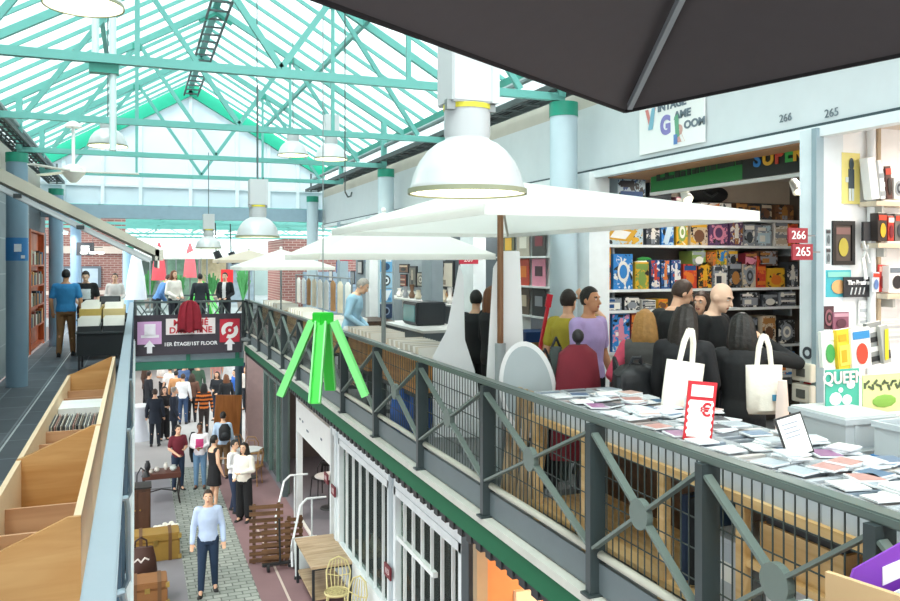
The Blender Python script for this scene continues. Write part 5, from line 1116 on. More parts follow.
a = MB(M('#e8e8e8')); [a.bar((x,-.012,.02), (x+.015,-.012,.07), .008, .004) for x in (-.07,-.03,.01,.05)]; a.build('mark', t)
t = thing('hanging_figure', 'dark and white jointed paper figure hanging on the pipe', 'decoration', (x_on(866, PW-.06), PW-.06, z_at(222, 4.9, PW)))
a = MB(M('#2b2c30')); a.box(-.035,.035,-.01,.01,-.14,0); a.build('head_panel', t); a = MB(M('#e9eae8')); a.bar((-.03,0,-.14),(.03,0,-.30), .02, .01); a.bar((.04,0,-.14),(-.03,0,-.26), .02, .01); a.bar((-.03,0,-.26),(.0,0,-.42), .03, .01); a.build('limbs', t)
t = thing('pipe', 'pale vertical pipe on the white side wall behind the books', 'pipe', (x_on(868, PW), PW-.03, G)); MB(M('#e4e7e7', .4)).tube((0,0,0), (0,0,2.95), .03, n=14).build('tube', t, smooth=True); MB(M('#b9a488', .5)).tube((.07,0,1.5), (.07,0,2.95), .018, n=10).build('side_tube', t)
flat('record', 'dark pink record cover low on the side wall', 'record', 822, 833, 306, 329, '#4a3138', 'disc', '#8a5a64', '#33262a')
flat('record', 'mauve record cover overlapping the dark one', 'record', 832, 848, 312, 330, '#8a5468', 'title', '#c49aa8', '#5a3442', Y=PW-.015)
flat('leaflet', 'white printed sheet above the standing books', 'paper', 858, 878, 300, 325, '#e6e8e6', 'stripes', '#aab0b4', '#d3d6d6')
flat('leaflet', 'white price sheet beside the zebra book', 'paper', 880, 905, 318, 340, '#eceae4', 'stripes', '#b4b8ba', '#d6d6d2', Y=PW-.02)
for i, (px0, py) in enumerate(((873, 201), (875, 243), (884, 294))):
    x0 = x_on(px0, PW-.12); z = z_at(py, x0, PW-.12); t = thing('wall_shelf', 'beige book shelf board at the right edge, %s' % ('highest', 'middle one', 'lowest')[i], 'shelf', (x0, PW, z))
    MB(M_wood('#d9cfbd', '#c4b69e', 2, 'X')).box(0, 1.2, -.15, 0, -.035, 0).build('board', t)
    for x in (.1, 1.0): MB(M('#b5b5b0', .5)).box(x-.012, x+.012, -.12, 0, -.10, -.035).build('bracket', t)
def book(p0, p1, q0, q1, hexc, label, lean=0, motif='title', c2='#e6e2d8', c3='#3a3f45', Y=PW-.12, th=.07):
    x0, x1 = x_on(p0, Y), x_on(p1, Y); xm = (x0+x1)/2; z1, z0 = z_at(q0, xm, Y), z_at(q1, xm, Y); w, h = (x1-x0)/2, z1-z0
    t = thing('book', label, 'book', (xm, Y, z0)); t.rotation_euler = (0, R(lean), 0)
    MB(M(hexc, .5, noise=.05)).box(-w, w, 0, th, 0, h).build('cover', t, bevel=.002); MB(M('#f1eee4', .7)).box(-w+.004, w-.004, .006, th-.006, h-.004, h+.002).build('pages', t)
    a = MB(); cover(a, -w, w, 0, h, -.001, motif, c2, c3); a.build('cover_print', t)
    return t
book(872, 880, 157, 199, '#eceeee', 'tall white book leaning at the left end of the highest shelf', -9, 'none')
book(881, 886, 160, 199, '#dfe2e2', 'second white book leaning on the highest shelf', -7, 'stripes', '#9aa2a8', '#e8e8e8')
book(887, 893, 166, 199, '#5a3a34', 'brown book leaning on the highest shelf', -6, 'title', '#c8432e', '#2a2422')
book(894, 903, 178, 199, '#e2e0da', 'short white book at the right end of the highest shelf', 0, 'disc', '#9aa2a8', '#3a3f45')
book(878, 887, 213, 241, '#3a3330', 'dark book with yellow foot on the middle shelf', 0, 'title', '#c8432e', '#d8a62a')
book(888, 894, 216, 241, '#b8392e', 'slim red book on the middle shelf', 0, 'title', '#e6e2d8', '#7a2530')
book(895, 905, 214, 241, '#6d6a66', 'grey book with red top on the middle shelf', 0, 'title', '#c8432e', '#3a3f45')
book(872, 879, 272, 292, '#cfd6dc', 'pale blue booklet standing before the lowest shelf', 3, 'title', '#c8432e', '#5a7ab0', Y=PW-.09, th=.012)
book(877, 888, 265, 292, '#c93a32', 'red magazine on the lowest shelf', 5, 'title', '#e6a89a', '#8a2a2a', Y=PW-.06, th=.012)
book(889, 905, 266, 292, '#e4e3df', 'white book with dark drawing on the lowest shelf', 0, 'title', '#6d7a84', '#2a2c30')
# low table with upright books
t = thing('display_table', 'white book table with purple edge strip at the right edge of view', 'table', (5.05, 4.0, G))
MB(M('#eceaec', .5)).box(-.45, 1.3, -.35, .36, .76, .80).build('tabletop', t); MB(M('#7a3fa8', .5)).box(-.1, 1.3, -.365, -.35, .74, .81).build('edge_strip', t)
for x in (-.4, 1.2):
    for y in (-.3, .3): MB(M('#b9bdbe', .5)).box(x-.025, x+.025, y-.025, y+.025, 0, .76).build('leg', t)
Yb = 4.1
book(823, 838, 331, 367, '#e7ebe4', 'white book with green plant drawing on the book table', -4, 'title', '#dfe6dc', '#3f9a50', Yb, .03)
book(839, 854, 329, 370, '#e3c22e', 'bright yellow book leaning on the book table', -5, 'window', '#ecd45a', '#c9a01e', Yb-.03, .03)
book(853, 872, 328, 369, '#f0efea', 'white book with blue top and red swirl on the book table', -4, 'title', '#2f86bf', '#c8432e', Yb-.05, .03)
book(870, 885, 322, 364, '#8f9290', 'black and white patterned book on the book table', -7, 'stripes', '#26282a', '#dcdcd8', Yb-.02, .03)
book(884, 892, 325, 363, '#a9aca8', 'thin book with yellow band on the book table', -9, 'slant', '#d6c62e', '#3a3f45', Yb-.06, .03)
flat('poster', 'teal record poster headed QUEEN standing behind the grey crates', 'poster', 825, 858, 369, 408, '#44ab93', 'none', '#44ab93', '#44ab93', Y=3.62, extra=('QUEEN', .10, '#e9d2d2', .78)).children
t = [o for o in bpy.data.objects if o.get('label', '').startswith('teal record poster')][0]; a = MB(M('#dff0ea')); [a.ell((x,-.012,z), (r,.004,r*.8), 10) for x, z, r in ((.06,.14,.035),(-.06,.06,.05),(.03,.05,.04),(-.02,.11,.02))]; a.build('print', t)
t = flat('poster', 'pale green poster with scrawled pattern at the right edge', 'poster', 862, 903, 374, 412, '#d6dc9a', 'none', '#d6dc9a', '#d6dc9a', Y=3.6); a = MB(M('#4c5a40'))
for j in range(16): a.cbox((-.16+.022*j, -.012, .17+.02*math.sin(j*1.9)), (.014,.004,.035), Matrix.Rotation(j,3,'Y'))
a.use(M('#7fae4a')); a.ell((0,-.012,.07), (.1,.004,.04), 10); a.build('print', t)
# ---------------------------------------------------------------- CD table along the right railing
pw = M_wood('#d9b884', '#c49a5e', 2.5, 'Y')
t = thing('sales_table', 'long rough wooden sales table of discs behind the right railing', 'table', (2.80, 1.3, G))
MB(pw).box(0, .72, 0, 4.2, .74, .79).build('tabletop', t)
MB(pw).box(.0, .70, 0, 4.2, .10, .13).build('lower_shelf', t); MB(pw).box(.02, .70, 0, 1.9, .44, .47).build('middle_shelf', t)
for y in (.06, .95, 1.9, 2.55, 3.4, 4.1):
    for x in (.03, .68): MB(pw).box(x-.025, x+.025, y-.03, y+.03, 0, .74).build('leg', t)
MB(M_wood('#5e442c', '#443020', 2, 'Y')).box(.64, .66, .0, 4.2, .13, .74).build('back_board', t)  # added dark board, its colour stands in for shade under the tabletop
clear = M('#dfe6ea', .25, noise=.06, alpha=.55)
for r_ in range(3):
    for i in range(12):
        y = 1.34+i*.345; t = thing('disc_tray', 'clear plastic tray of discs, %s row of the sales table, %s from the right' % (('front', 'middle', 'back')[r_], ORD[i]), 'tray', (2.83+r_*.23, y, G+.79))
        a = MB(clear); a.box(0, .006, 0, .335, 0, .17); a.box(.205, .211, 0, .335, 0, .17); a.box(.006, .205, 0, .006, 0, .17); a.box(.006, .205, .329, .335, 0, .17); a.box(.006,.205,.006,.329,0,.006); a.build('tray', t)
        for j in range(7): MB(M(('#a9b0b6', '#767f88', '#bdb7b2', '#8c99a6', '#6b747c', '#9d8f8c', '#c3c8cb')[(i*3+j*2+r_) % 7], .4)).box(.015, .195, .015+j*.045, .05+j*.045, .008, .155+.012*((i+j) % 2)).build('disc_case', t)
cdc = [('#d3d8dc','silvery'), ('#b98a84','pinkish'), ('#6d7f96','slate blue'), ('#e9e7e2','white'), ('#3f434a','black'), ('#9aa6ae','grey'), ('#c7a9a0','salmon'), ('#8d5f86','plum'), ('#c2b48c','cream'), ('#4f6f8c','blue')]
nth = {}
def cd(x, y, z, rz, q, tilt=0):
    h, nm = cdc[q]; t = thing('disc_case', '%s disc case lying in the loose pile on the sales table' % nm, 'disc', (x, y, z), rz, '%s disc cases in the pile' % nm)
    t.rotation_euler = (R(tilt), R(tilt*.6), rz)
    MB(M('#e3e7ea', .15)).box(-.07, .07, -.062, .062, 0, .008).build('case', t); MB(M(h, .35, noise=.15, scale=18)).box(-.058, .066, -.058, .058, .008, .0095).build('cover', t)
for i in range(17):
    for j in range(5):
        x = 2.90+j*.135+rnd.uniform(-.025, .025); y = 1.55+i*.225+rnd.uniform(-.05, .05)
        if rnd.random() < .12 or (y > 4.9 and j > 3): continue
        for k in range(rnd.choice((1, 1, 2, 2, 3, 4)) if j else 1): cd(x+rnd.uniform(-.012,.012), y+rnd.uniform(-.02,.02), G+.968+k*.0105, rnd.uniform(-.35, .35), rnd.choice((0,0,0,1,2,3,3,3,4,5,5,6,7,9)), rnd.uniform(-4, 4) if k == 0 else 0)
for k in range(9): cd(3.45, 4.32, G+.97+k*.0105, .1+rnd.uniform(-.05,.05), (0, 3, 8, 5, 0, 3, 9, 3, 8)[k])
# things on the lower shelves
def pbox(loc, sz, hexc, label, cat='box', name='storage_box', lid=None):
    t = thing(name, label, cat, loc); MB(M(hexc, .5, noise=.1)).box(0, sz[0], 0, sz[1], 0, sz[2]).build('body', t, bevel=.006)
    MB(M(lid or hexc, .5)).box(-.01, sz[0]+.01, -.01, sz[1]+.01, sz[2], sz[2]+.025).build('lid', t); MB(M('#e8e6e0', .5)).box(-.004, 0, sz[1]*.35, sz[1]*.65, sz[2]*.4, sz[2]*.7).build('label', t)
    return t
pbox((2.9, 3.25, G+.13), (.4, .30, .34), '#b5bcc4', 'pale grey box on the lower shelf of the sales table, left of the post')
pbox((2.9, 2.75, G+.13), (.4, .38, .30), '#cfd4d6', 'whitish box on the lower shelf of the sales table behind the post')
pbox((2.88, 1.5, G+.13), (.4, .5, .22), '#2f62a8', 'blue box at the bottom of the sales table, right part')
pbox((2.9, 2.05, G+.13), (.4, .45, .2), '#e7e4dc', 'white box at the bottom of the sales table beside the blue one')
for i in range(6):
    o = game_box(2.88, 3.05, G+.47, .17, cdc[(i*3+1) % 10][0], 'stripes', '#c8707a', '#e6e2d8', '%s stack of booklets on the middle shelf of the sales table, %s from the right' % (cdc[(i*3+1) % 10][1], ORD[i]), 1.42+i*.2, .15, 'booklet_stack', 'booklets')
t = thing('wooden_box', 'small plywood box under the tabletop near the middle post', 'box', (2.86, 2.62, G+.47)); MB(pw).box(0,.3,0,.5,0,.22).build('body', t); MB(M('#3a3d42',.5)).box(.02,.28,.02,.48,.22,.25).build('contents', t)
t.location.z = G+.45
for i, (y, h) in enumerate(((3.6, '#35506e'), (3.68, '#1d1f22'), (3.75, '#2b3950'))):
    t = thing('trousers', '%s trousers hanging under the sales table' % ('blue', 'black', 'navy')[i], 'clothes', (3.0, y, G+.13)); MB(M(h, .9, noise=.25)).loft([[(.13*math.cos(q), .028*math.sin(q), z) for q in [2*math.pi*k/12 for k in range(12)]] for z in (.02,.3,.5)]).build('cloth', t, smooth=True); MB(M('#8a8d90', .5)).tube((0,0,.5), (0,0,.60), .006).build('hanger', t)
for i in range(7):
    y = 5.5+i*.10; t = thing('plank', 'narrow rough timber plank leaning behind the railing mesh, %s from the right' % ORD[i], 'plank', (2.86, y, G)); MB(M_wood('#cbb08a', '#a88a62', 3, 'Z')).add([(0,0,0),(.03,0,0),(.03,.05,0),(0,.05,0),(.06,.1*(i%3-1),.92),(.09,.1*(i%3-1),.92),(.09,.05+.1*(i%3-1),.92),(.06,.05+.1*(i%3-1),.92)], [(0,3,2,1),(4,5,6,7),(0,1,5,4),(1,2,6,5),(2,3,7,6),(3,0,4,7)]).build('board', t)
# second table with crates
t = thing('sales_table', 'short table under the grey crates beside the shop post', 'table', (3.58, 2.1, G))
MB(pw).box(0, .95, 0, 1.8, .70, .74).build('tabletop', t)
for x in (.05, .9):
    for y in (.06, 1.74): MB(pw).box(x-.03, x+.03, y-.03, y+.03, 0, .70).build('leg', t)
def euro_crate(loc, w, d, h, hexc, label, rz=0, lid=False):
    t = thing('crate', label, 'crate', loc, rz); m = M(hexc, .45, noise=.05); a = MB(m)
    a.box(-w/2,w/2,-d/2,d/2,0,.012); 
    for s in (-1, 1): a.box(*sorted((s*w/2, s*(w/2-.01))), -d/2, d/2, .012, h); a.box(-w/2+.01, w/2-.01, *sorted((s*d/2, s*(d/2-.01))), .012, h)
    a.build('tub', t)
    r = MB(m)
    for s in (-1, 1): r.box(*sorted((s*(w/2+.012), s*w/2)), -d/2-.012, d/2+.012, h-.03, h); r.box(-w/2, w/2, *sorted((s*(d/2+.012), s*d/2)), h-.03, h)
    r.build('rim', t)
    for s in (-.3, .3): MB(m).box(s*w-.012, s*w+.012, -d/2-.008, -d/2, .01, h-.03).build('rib', t)
    if lid: MB(M('#c7cccb', .4, noise=.1)).box(-w/2, w/2, -d/2, d/2, h-.004, h+.012).build('lid', t)
    else:
        for j in range(6): MB(M(cdc[(j*3) % 10][0], .4)).box(-w/2+.03, w/2-.03, -d/2+.03+j*(d-.06)/6, -d/2+.03+(j+.8)*(d-.06)/6, .012, h-.02).build('disc_row', t)
    return t
zc = G+.74
euro_crate((3.82, 3.51, zc), .36, .42, .165, '#a9b1b5', 'grey plastic crate with lid under the upper one beside the shop post', 0, True)
euro_crate((3.82, 3.51, zc+.178), .36, .42, .165, '#b5bcc0', 'grey plastic crate on top of its twin beside the shop post', R(-3), True)
euro_crate((3.88, 2.96, zc), .40, .42, .18, '#2f7fc0', 'blue plastic crate under a pale grey one at the right edge', 0)
euro_crate((3.88, 2.96, zc+.182), .40, .42, .18, '#b9c2c6', 'pale grey crate of discs stacked on the blue one', R(2))
# signs on the table
X, Y = at_d(697, 4.5); t = thing('price_card', 'white price card with red scalloped border and red euro sign', 'sign', (X, Y, G+.95), R(-10))
t.rotation_euler = (0, R(6), R(-14))
MB(M('#c9222e', .5)).box(-.085, .085, -.004, .004, 0, .33).build('border', t)
a = MB(M('#fbfaf7', .5)); a.box(-.068, .068, -.008, -.002, .02, .225); a.box(-.064, .064, -.008, -.002, .245, .31)
for j in range(5):
    for s in (-1, 1): a.ell((s*.068, -.005, .045+j*.04), (.009,.003,.014), 8)
a.build('face', t); text('lettering', '€', .10, M('#c9222e'), t, (.03, -.011, .17), FACE_Y, bold=.002)
X, Y = at_d(801, 4.05); t = thing('price_card', 'white printed card in black frame standing among the discs', 'sign', (X, Y, G+.97), R(-8)); t.rotation_euler = (R(-12), R(-14), R(-12))
MB(M('#1e1f21', .5)).box(-.075, .075, -.004, .004, 0, .21).build('frame', t); MB(M('#f3f1ec', .5)).box(-.066, .066, -.008, -.003, .01, .2).build('sheet', t); a = MB(M('#9aa0a6')); [a.box(-.05, .03+.01*(j%2), -.010, -.007, .1+j*.022, .107+j*.022) for j in range(4)]; a.build('print', t)
# plywood bin with purple divider, bottom right
t = thing('record_bin', 'light plywood bin with a purple divider at the bottom right corner', 'record bin', (2.03, 1.93, G), R(13.6))
pe = M('#dcb98a', .55, noise=.05)
MB(pe).box(0, .02, -1.2, 0, .3, .97).build('side_panel', t); MB(pe).box(.50, .52, -1.2, 0, .3, .97).build('side_panel', t)
MB(pe).box(.02, .5, -1.2, .0, .28, .30).build('bottom', t); MB(pe).box(.02, .5, -.02, 0, .30, .80).build('end_panel', t); MB(pe).box(.02, .5, -1.2, -1.18, .30, .9).build('end_panel', t)
for x in (.02, .48):
    for y in (-1.15, -.05): MB(pe).box(x-.02, x+.02, y-.02, y+.02, 0, .28).build('leg', t)
# ---------------------------------------------------------------- between the parasols: white boards, disc, guitar
def lean_board(loc, poly, th, hexc, label, name='board', rz=0, line=None):
    t = thing(name, label, 'board', loc, rz); MB(M(hexc, .45, noise=.03)).prism(poly, th, (0,0,0)).build('panel', t, bevel=.006)
    if line: MB(M('#8a8f92', .5)).bar(line[0], line[1], .008, .012).build('seam', t)
    MB(M('#7d8486', .5)).bar((0, .03, .0), (0, .35, .0) if False else (0, .30, .02), .03, .03).build('stand_foot', t)
    return t
X, Y = at_d(459, 8.15); lean_board((X, Y, G), [(-.25,.18),(.22,.18),(.16,.85),(.06,1.16),(.045,1.80),(.0,1.93),(-.06,1.60),(-.13,1.25),(-.27,.98)], .06, '#eef1f2', 'white pointed wing shaped board standing left of the wooden pole', rz=R(-22), line=((.02,-.01,1.3),(.10,-.01,.5)))
X, Y = at_d(504, 7.35); lean_board((X, Y, G), [(-.21,.12),(.22,.12),(.14,2.05),(-.01,2.05),(-.10,1.9)], .06, '#f3f5f5', 'tall white narrow board behind the wooden parasol pole', rz=R(-24))
X, Y = at_d(528, 6.62); t = thing('oval_board', 'pale grey oval board with white rim leaning behind the railing', 'board', (X, Y, G+.90))
a = MB(M('#b3bfc2', .4, noise=.05)); a.prism([(.205*math.cos(q), .36*math.sin(q)) for q in [2*math.pi*i/40 for i in range(40)]], .02); a.build('disc', t)
o_, i_ = [(.235*math.cos(q), .395*math.sin(q)) for q in [2*math.pi*i/40 for i in range(40)]], [(.20*math.cos(q), .355*math.sin(q)) for q in [2*math.pi*i/40 for i in range(40)]]
a = MB(M('#eef1f1', .4))
for k in range(40): j = (k+1) % 40; a.add([(o_[k][0],-.025,o_[k][1]),(o_[j][0],-.025,o_[j][1]),(i_[j][0],-.025,i_[j][1]),(i_[k][0],-.025,i_[k][1]),(o_[k][0],.03,o_[k][1]),(o_[j][0],.03,o_[j][1]),(i_[j][0],.03,i_[j][1]),(i_[k][0],.03,i_[k][1])], [(0,1,2,3),(7,6,5,4),(0,4,5,1),(1,5,6,2),(2,6,7,3),(3,7,4,0)])
a.build('rim', t); MB(M('#7d8486', .5)).tube((0,.05,-.88), (0,.04,0), .02).build('stand', t); t.rotation_euler = (R(-4), R(-8), R(-30))
X, Y = at_d(533, 8.0); t = thing('guitar', 'red toy guitar standing upright behind the oval board', 'guitar', (X, Y, G+.72)); t.rotation_euler = (0, R(12), 0)
a = MB(M('#b3202e', .3)); a.prism([(.12*math.cos(q)*(1-.25*abs(math.sin(q))**3)*(.8 if math.sin(q) > 0 else 1.05), .17*math.sin(q)) for q in [2*math.pi*i/32 for i in range(32)]], .05, (0,.02,.17)); a.build('body', t, bevel=.006)
MB(M('#c8293a', .4)).bar((0,0,.3), (0,0,.80), .03, .025).build('neck', t); MB(M('#c8293a', .4)).cbox((0,0,.86), (.06,.02,.13)).build('headstock', t); MB(M('#20151a', .4)).lathe([(.035,0),(.035,.006)], n=18).build('sound_hole', t).matrix_local = Matrix.Translation((0,-.034,.2)) @ Matrix.Rotation(R(90), 4, 'X')
t = thing('guitar_stand', 'low black box the red guitar stands on', 'box', (X, Y, G)); MB(M('#26282a', .6)).box(-.2, .2, -.15, .15, .0, .68).build('cabinet', t, bevel=.01); MB(M('#3a3d40', .6)).box(-.22, .22, -.17, .17, .68, .72).build('top', t)
# wooden goods behind: blue topped crates
X, Y = at_d(540, 9.6); t = thing('crate', 'wooden crate with blue lid beneath the record racks', 'crate', (X, Y, G+.75)); MB(M_wood('#c79a5e', '#a87a40')).box(-.25,.25,-.15,.2,0,.26).build('tub', t); MB(M('#23477c', .5)).box(-.27,.27,-.17,.22,.26,.38).build('lid', t)
t = thing('rack_table', 'narrow table under the wall records and blue lidded crate', 'table', (X, Y, G)); MB(pw).box(-.4,.4,-.2,.25,.71,.75).build('tabletop', t)
for x in (-.36,.36): MB(pw).box(x-.03,x+.03,-.17,.22,0,.71).build('leg', t)
# record covers on wall rack
rc = [('#8a3a34','#d8a62a'),('#5a4a3c','#c9b9a0'),('#26282c','#8d9299'),('#6c8a4a','#e6e2d8'),('#b3402e','#d9772c'),('#d98ba0','#4a3138'),('#5d5a3a','#d8a62a'),('#a59a8a','#d6cfc0'),('#3a3330','#7a2530'),]
rn = ['rust','brown','black','green','red','pink','olive','greyish','dark']
rk = thing('record_rack', 'white wall rack holding nine record covers left of the column', 'rack', (4.50, 8.75, 4.95))
yA, yB2 = 8.25, 9.6
for z in (.0, .36, .72, 1.08): MB(M('#eef0ee', .5)).box(-.06, .04, -.55, .95, z-.02, z).build('ledge', rk)
MB(M('#dfe3e2', .5)).box(.03, .05, -.55, .95, -.02, 1.1).build('back_panel', rk)
for r_ in range(3):
    for c_ in range(3):
        q = r_*3+c_; o = thing('record', '%s record cover on the white wall rack, %s row' % (rn[q], ('lowest', 'middle', 'top')[r_]), 'record', (4.49, 9.40-c_*.42, 4.95+r_*.36))
        MB(M(rc[q][0], .5, noise=.2, scale=10)).box(0, .006, -.17, .17, 0, .33).build('sleeve', o); MB(M(rc[q][1], .5)).box(-.003, 0, -.10, .09, .08+.02*c_, .24).build('print', o)
# ---------------------------------------------------------------- record tables beyond
def rec_table(loc, w, d, label, n, hexc='#c78f4e'):
    t = thing('record_table', label, 'table', loc)
    MB(M_wood(hexc, '#a86f34', 2, 'Y')).box(0, w, 0, d, .50, .86).build('crate_row', t); MB(M('#33373a', .6)).box(.02, w-.02, .02, d-.02, .44, .50).build('frame', t)
    for x in (.04, w-.04):
        for y in (.06, d-.06): MB(M('#33373a', .6)).box(x-.025, x+.025, y-.025, y+.025, 0, .44).build('leg', t)
    for j in range(n):
        y = loc[1]+.05+j*(d-.1)/n
        o = MB(M(('#ecebe5', '#d9d2c4', '#f4f3ef', '#c9c4bb')[j % 4], .6)).cbox((0,0,.15), (w*.8, .012, .30), Matrix.Rotation(R(-12), 3, 'X')).build('record_sleeve', None, loc=(loc[0]+w/2, y, loc[2]+.70))
        tag(o, 'record sleeve in the %s' % label, 'record', 'sleeves in the '+label)
rec_table((2.86, 8.35, G), .6, 1.4, 'white and tan crate table nearest under the second parasol', 14)
rec_table((2.86, 10.3, G), .6, 1.4, 'orange wooden crate table past the parasol pole', 14, '#d09a58')
rec_table((2.9, 12.6, G), .6, 1.8, 'wooden crate table before the man in pale blue shirt', 12, '#c9a46a')
rec_table((2.9, 15.2, G), .6, 1.85, 'long pale crate table behind the green hanging frame', 14, '#d6b078')
rec_table((2.9, 18.2, G), .6, 2.4, 'farthest pale crate table near the footbridge', 12, '#d8b888')
for i in range(9):
    y = 14.9+i*.62; t = thing('shirt', '%s shirt on the rail at the far stalls, %s from the near end' % (('white','cream','brown','pale grey')[i % 4], ORD[i]), 'clothes', (3.75, y, G+.95)); h = ('#f2f1ec','#e3d9c2','#a67c54','#c9ced0')[i % 4]
    MB(M(h, .9, noise=.15)).loft([[(.03*math.cos(q)*w, .2*w*math.sin(q), z) for q in [2*math.pi*k/14 for k in range(14)]] for z, w in ((0,1),(.35,.95),(.55,1.05),(.62,.4))]).build('cloth', t, smooth=True); MB(M('#777777', .4)).path([(0,0,.6),(0,0,.68),(0,.03,.70)], .006).build('hanger', t)
t = thing('clothes_rail', 'steel clothes rail carrying shirts at the far stalls', 'rail', (3.75, 14.6, G)); MB(M('#8a8f92', .4)).tube((0,0,1.64), (0,5.6,1.64), .015).build('bar', t)
for y in (0, 5.6): MB(M('#8a8f92', .4)).tube((0,y,0), (0,y,1.64), .018).build('upright', t)
# dark shop front 267 with framed portrait and shelves
def wallpic(px0, px1, q0, q1, X, hexc, motif, c2, c3, label, frame='#23262a', name='picture'):
    ya, yb = y_on(px0, X), y_on(px1, X); ym = (ya+yb)/2; z1, z0 = z_at(q0, X, ym), z_at(q1, X, ym)
    t = thing(name, label, name, (X, ym, z0)); t.rotation_euler = (0, 0, R(-90)); w = abs(ya-yb)/2; h = z1-z0
    f = MB(M(frame, .5)); f.box(-w, w, -.02, .02, 0, h); f.build('frame', t); e = .06*h+.01
    MB(M(hexc, .5)).box(-w+e, w-e, -.026, -.02, e, h-e).build('picture', t); a = MB(); cover(a, -w+e, w-e, e, h-e, -.027, motif, c2, c3); a.build('print', t)
    return t
X0 = 5.33
t = wallpic(428, 454, 261, 288, X0, '#d6cdbd', 'none', '#2e2c2c', '#4a4640', 'framed sepia portrait of a man in glasses in the dark shop front')
w_ = abs(y_on(428, X0)-y_on(454, X0))/2
a = MB(M('#4b443f')); a.ell((0,-.03,.30), (w_*.36,.006,.20), 16); a.use(M('#221f1f')); a.ell((0,-.033,.43), (w_*.40,.006,.10), 16); a.box(-w_*.33,w_*.33,-.038,-.034,.30,.335); a.use(M('#8b8074')); a.box(-w_*.5,w_*.5,-.032,-.028,.07,.16); a.build('portrait', t)
for i, (p0, p1, q0, q1, h, mo, c2, c3, lab) in enumerate(((400, 409, 264, 273, '#7d5a44', 'title', '#d6c6a8', '#2c2a2a', 'small brown picture upper left in the dark shop front'), (401, 407, 274, 287, '#9a4a3a', 'stripes', '#c8b49a', '#3c3c3c', 'small red picture below the brown one'), (410, 417, 266, 287, '#6a6a64', 'figure', '#b5a894', '#2c2c2c', 'narrow grey picture in the dark shop front'), (418, 426, 272, 287, '#a5a090', 'disc', '#5c584e', '#c9c4b8', 'small round design picture beside the portrait'), (403, 420, 291, 308, '#d9d8d0', 'title', '#a3a39b', '#c3c3ba', 'pale poster lower left of the portrait'), (429, 440, 291, 304, '#c6c4bc', 'window', '#4a4a4a', '#8a8a84', 'white card below the portrait'), (441, 454, 290, 306, '#7a4a3a', 'figure', '#c9955a', '#3a2a24', 'reddish picture below the portrait at right'))):
    wallpic(p0, p1, q0, q1, X0, h, mo, c2, c3, lab, '#d5d4cc' if i in (4, 5) else '#2b2e32')
for i, (p0, p1, q0, q1) in enumerate(((408, 432, 309, 326),)):
    Y = y_on(420, 4.3); t = thing('television', 'dark old monitor on the counter of the dark shop front', 'monitor', (4.35, Y, G+.95)); MB(M('#23272b', .4)).box(-.25,.25,-.4,.3,0,.36).build('case', t, bevel=.02); MB(M('#5f8a8c', .2)).box(-.262,-.25,-.33,.23,.05,.31).build('screen', t); MB(M('#101214', .4)).box(-.2,.2,-.3,.2,-.02,0).build('foot', t)
    t = thing('counter', 'grey counter under the old monitor', 'counter', (4.1, Y, G)); MB(M('#5b656a', .5)).box(-.15,.6,-1.2,.9,0,.9).build('carcass', t); MB(M('#c6c8c6', .5)).box(-.18,.62,-1.22,.92,.9,.94).build('worktop', t)
for i in range(10):
    Y = y_on(397+i*6.3, 5.1); t = thing('knickknack', 'small %s ornament on the counter shelf of the dark shop front, %s from the left' % (('white','grey','brown','cream')[i % 4], ORD[i]), 'ornament', (5.15, Y, G+1.22)); MB(M(('#e9e7e1','#8f959a','#7a5a44','#d9cfb8')[i % 4], .4)).lathe([(.04,0),(.07,.06),(.03,.14),(.05,.18+.05*(i % 3))], n=14).build('body', t, smooth=True); MB(M('#55585c', .5)).lathe([(.05,-.0),(.05,.01)], n=14).build('base', t)
t = thing('wall_shelf', 'pale shelf of ornaments in the dark shop front', 'shelf', (5.1, 12.4, G+1.22)); MB(M('#d3d5d2', .5)).box(-.15,.22,-2.2,4.6,-.03,0).build('board', t); MB(M('#8b9296', .5)).box(-.02,.2,-.02,.02,-.15,-.03).build('bracket', t)
# posters on the second column
for i, (q0, q1, h, c2, c3, mo) in enumerate(((258, 272, '#6aa9d4', '#e2ecf4', '#2b4a6c', 'title'), (273, 288, '#9cc4dc', '#33414c', '#e6eef2', 'disc'), (289, 302, '#7fb6dc', '#dfeaf2', '#4a84b4', 'slant'), (304, 318, '#2a3c58', '#8a9ab0', '#10182a', 'ring'))):
    flat('poster', '%s blue poster from the top, tied on the column behind the parasol pole' % ORD[i], 'poster', 380, 392, q0, q1, h, mo, c2, c3, Y=14.03)
# far shelves between columns
for i in range(8):
    px = 322+i*7; Y = y_on(px, 5.2)
    t = thing('display_box', '%s small framed print on the pale far shop wall, %s from the left' % (('white','blue','red','grey')[i % 4], ORD[i]), 'picture', (5.48, Y, 5.0+.28*(i % 3))); h = ('#e2e0da','#3f6fa8','#b8434a','#8f979c')[i % 4]
    MB(M('#3a3e42', .5)).box(-.02, 0, -.22, .22, 0, .36).build('frame', t); MB(M(h, .5, noise=.2)).box(-.024, -.02, -.18, .18, .04, .32).build('picture', t)
t = thing('piano', 'dark brown upright desk beside the man in pale blue shirt', 'desk', (3.8, 13.6, G)); MB(M_wood('#4a3424', '#2e2016')).box(-.3,.3,-.55,.55,.72,.95).build('body', t); 
for x in (-.25,.25):
    for y in (-.5,.5): MB(M('#2e2016', .5)).box(x-.04,x+.04,y-.04,y+.04,0,.72).build('leg', t)
t = thing('display_case', 'white notice board held beside the brown desk', 'board', (3.5, 12.9, G+.75)); MB(M('#f2f2ee', .5)).box(-.02,.02,-.2,.2,0,.28).build('board', t); MB(M('#b5b5b0', .5)).tube((0,0,-.75), (0,0,0), .015).build('post', t)
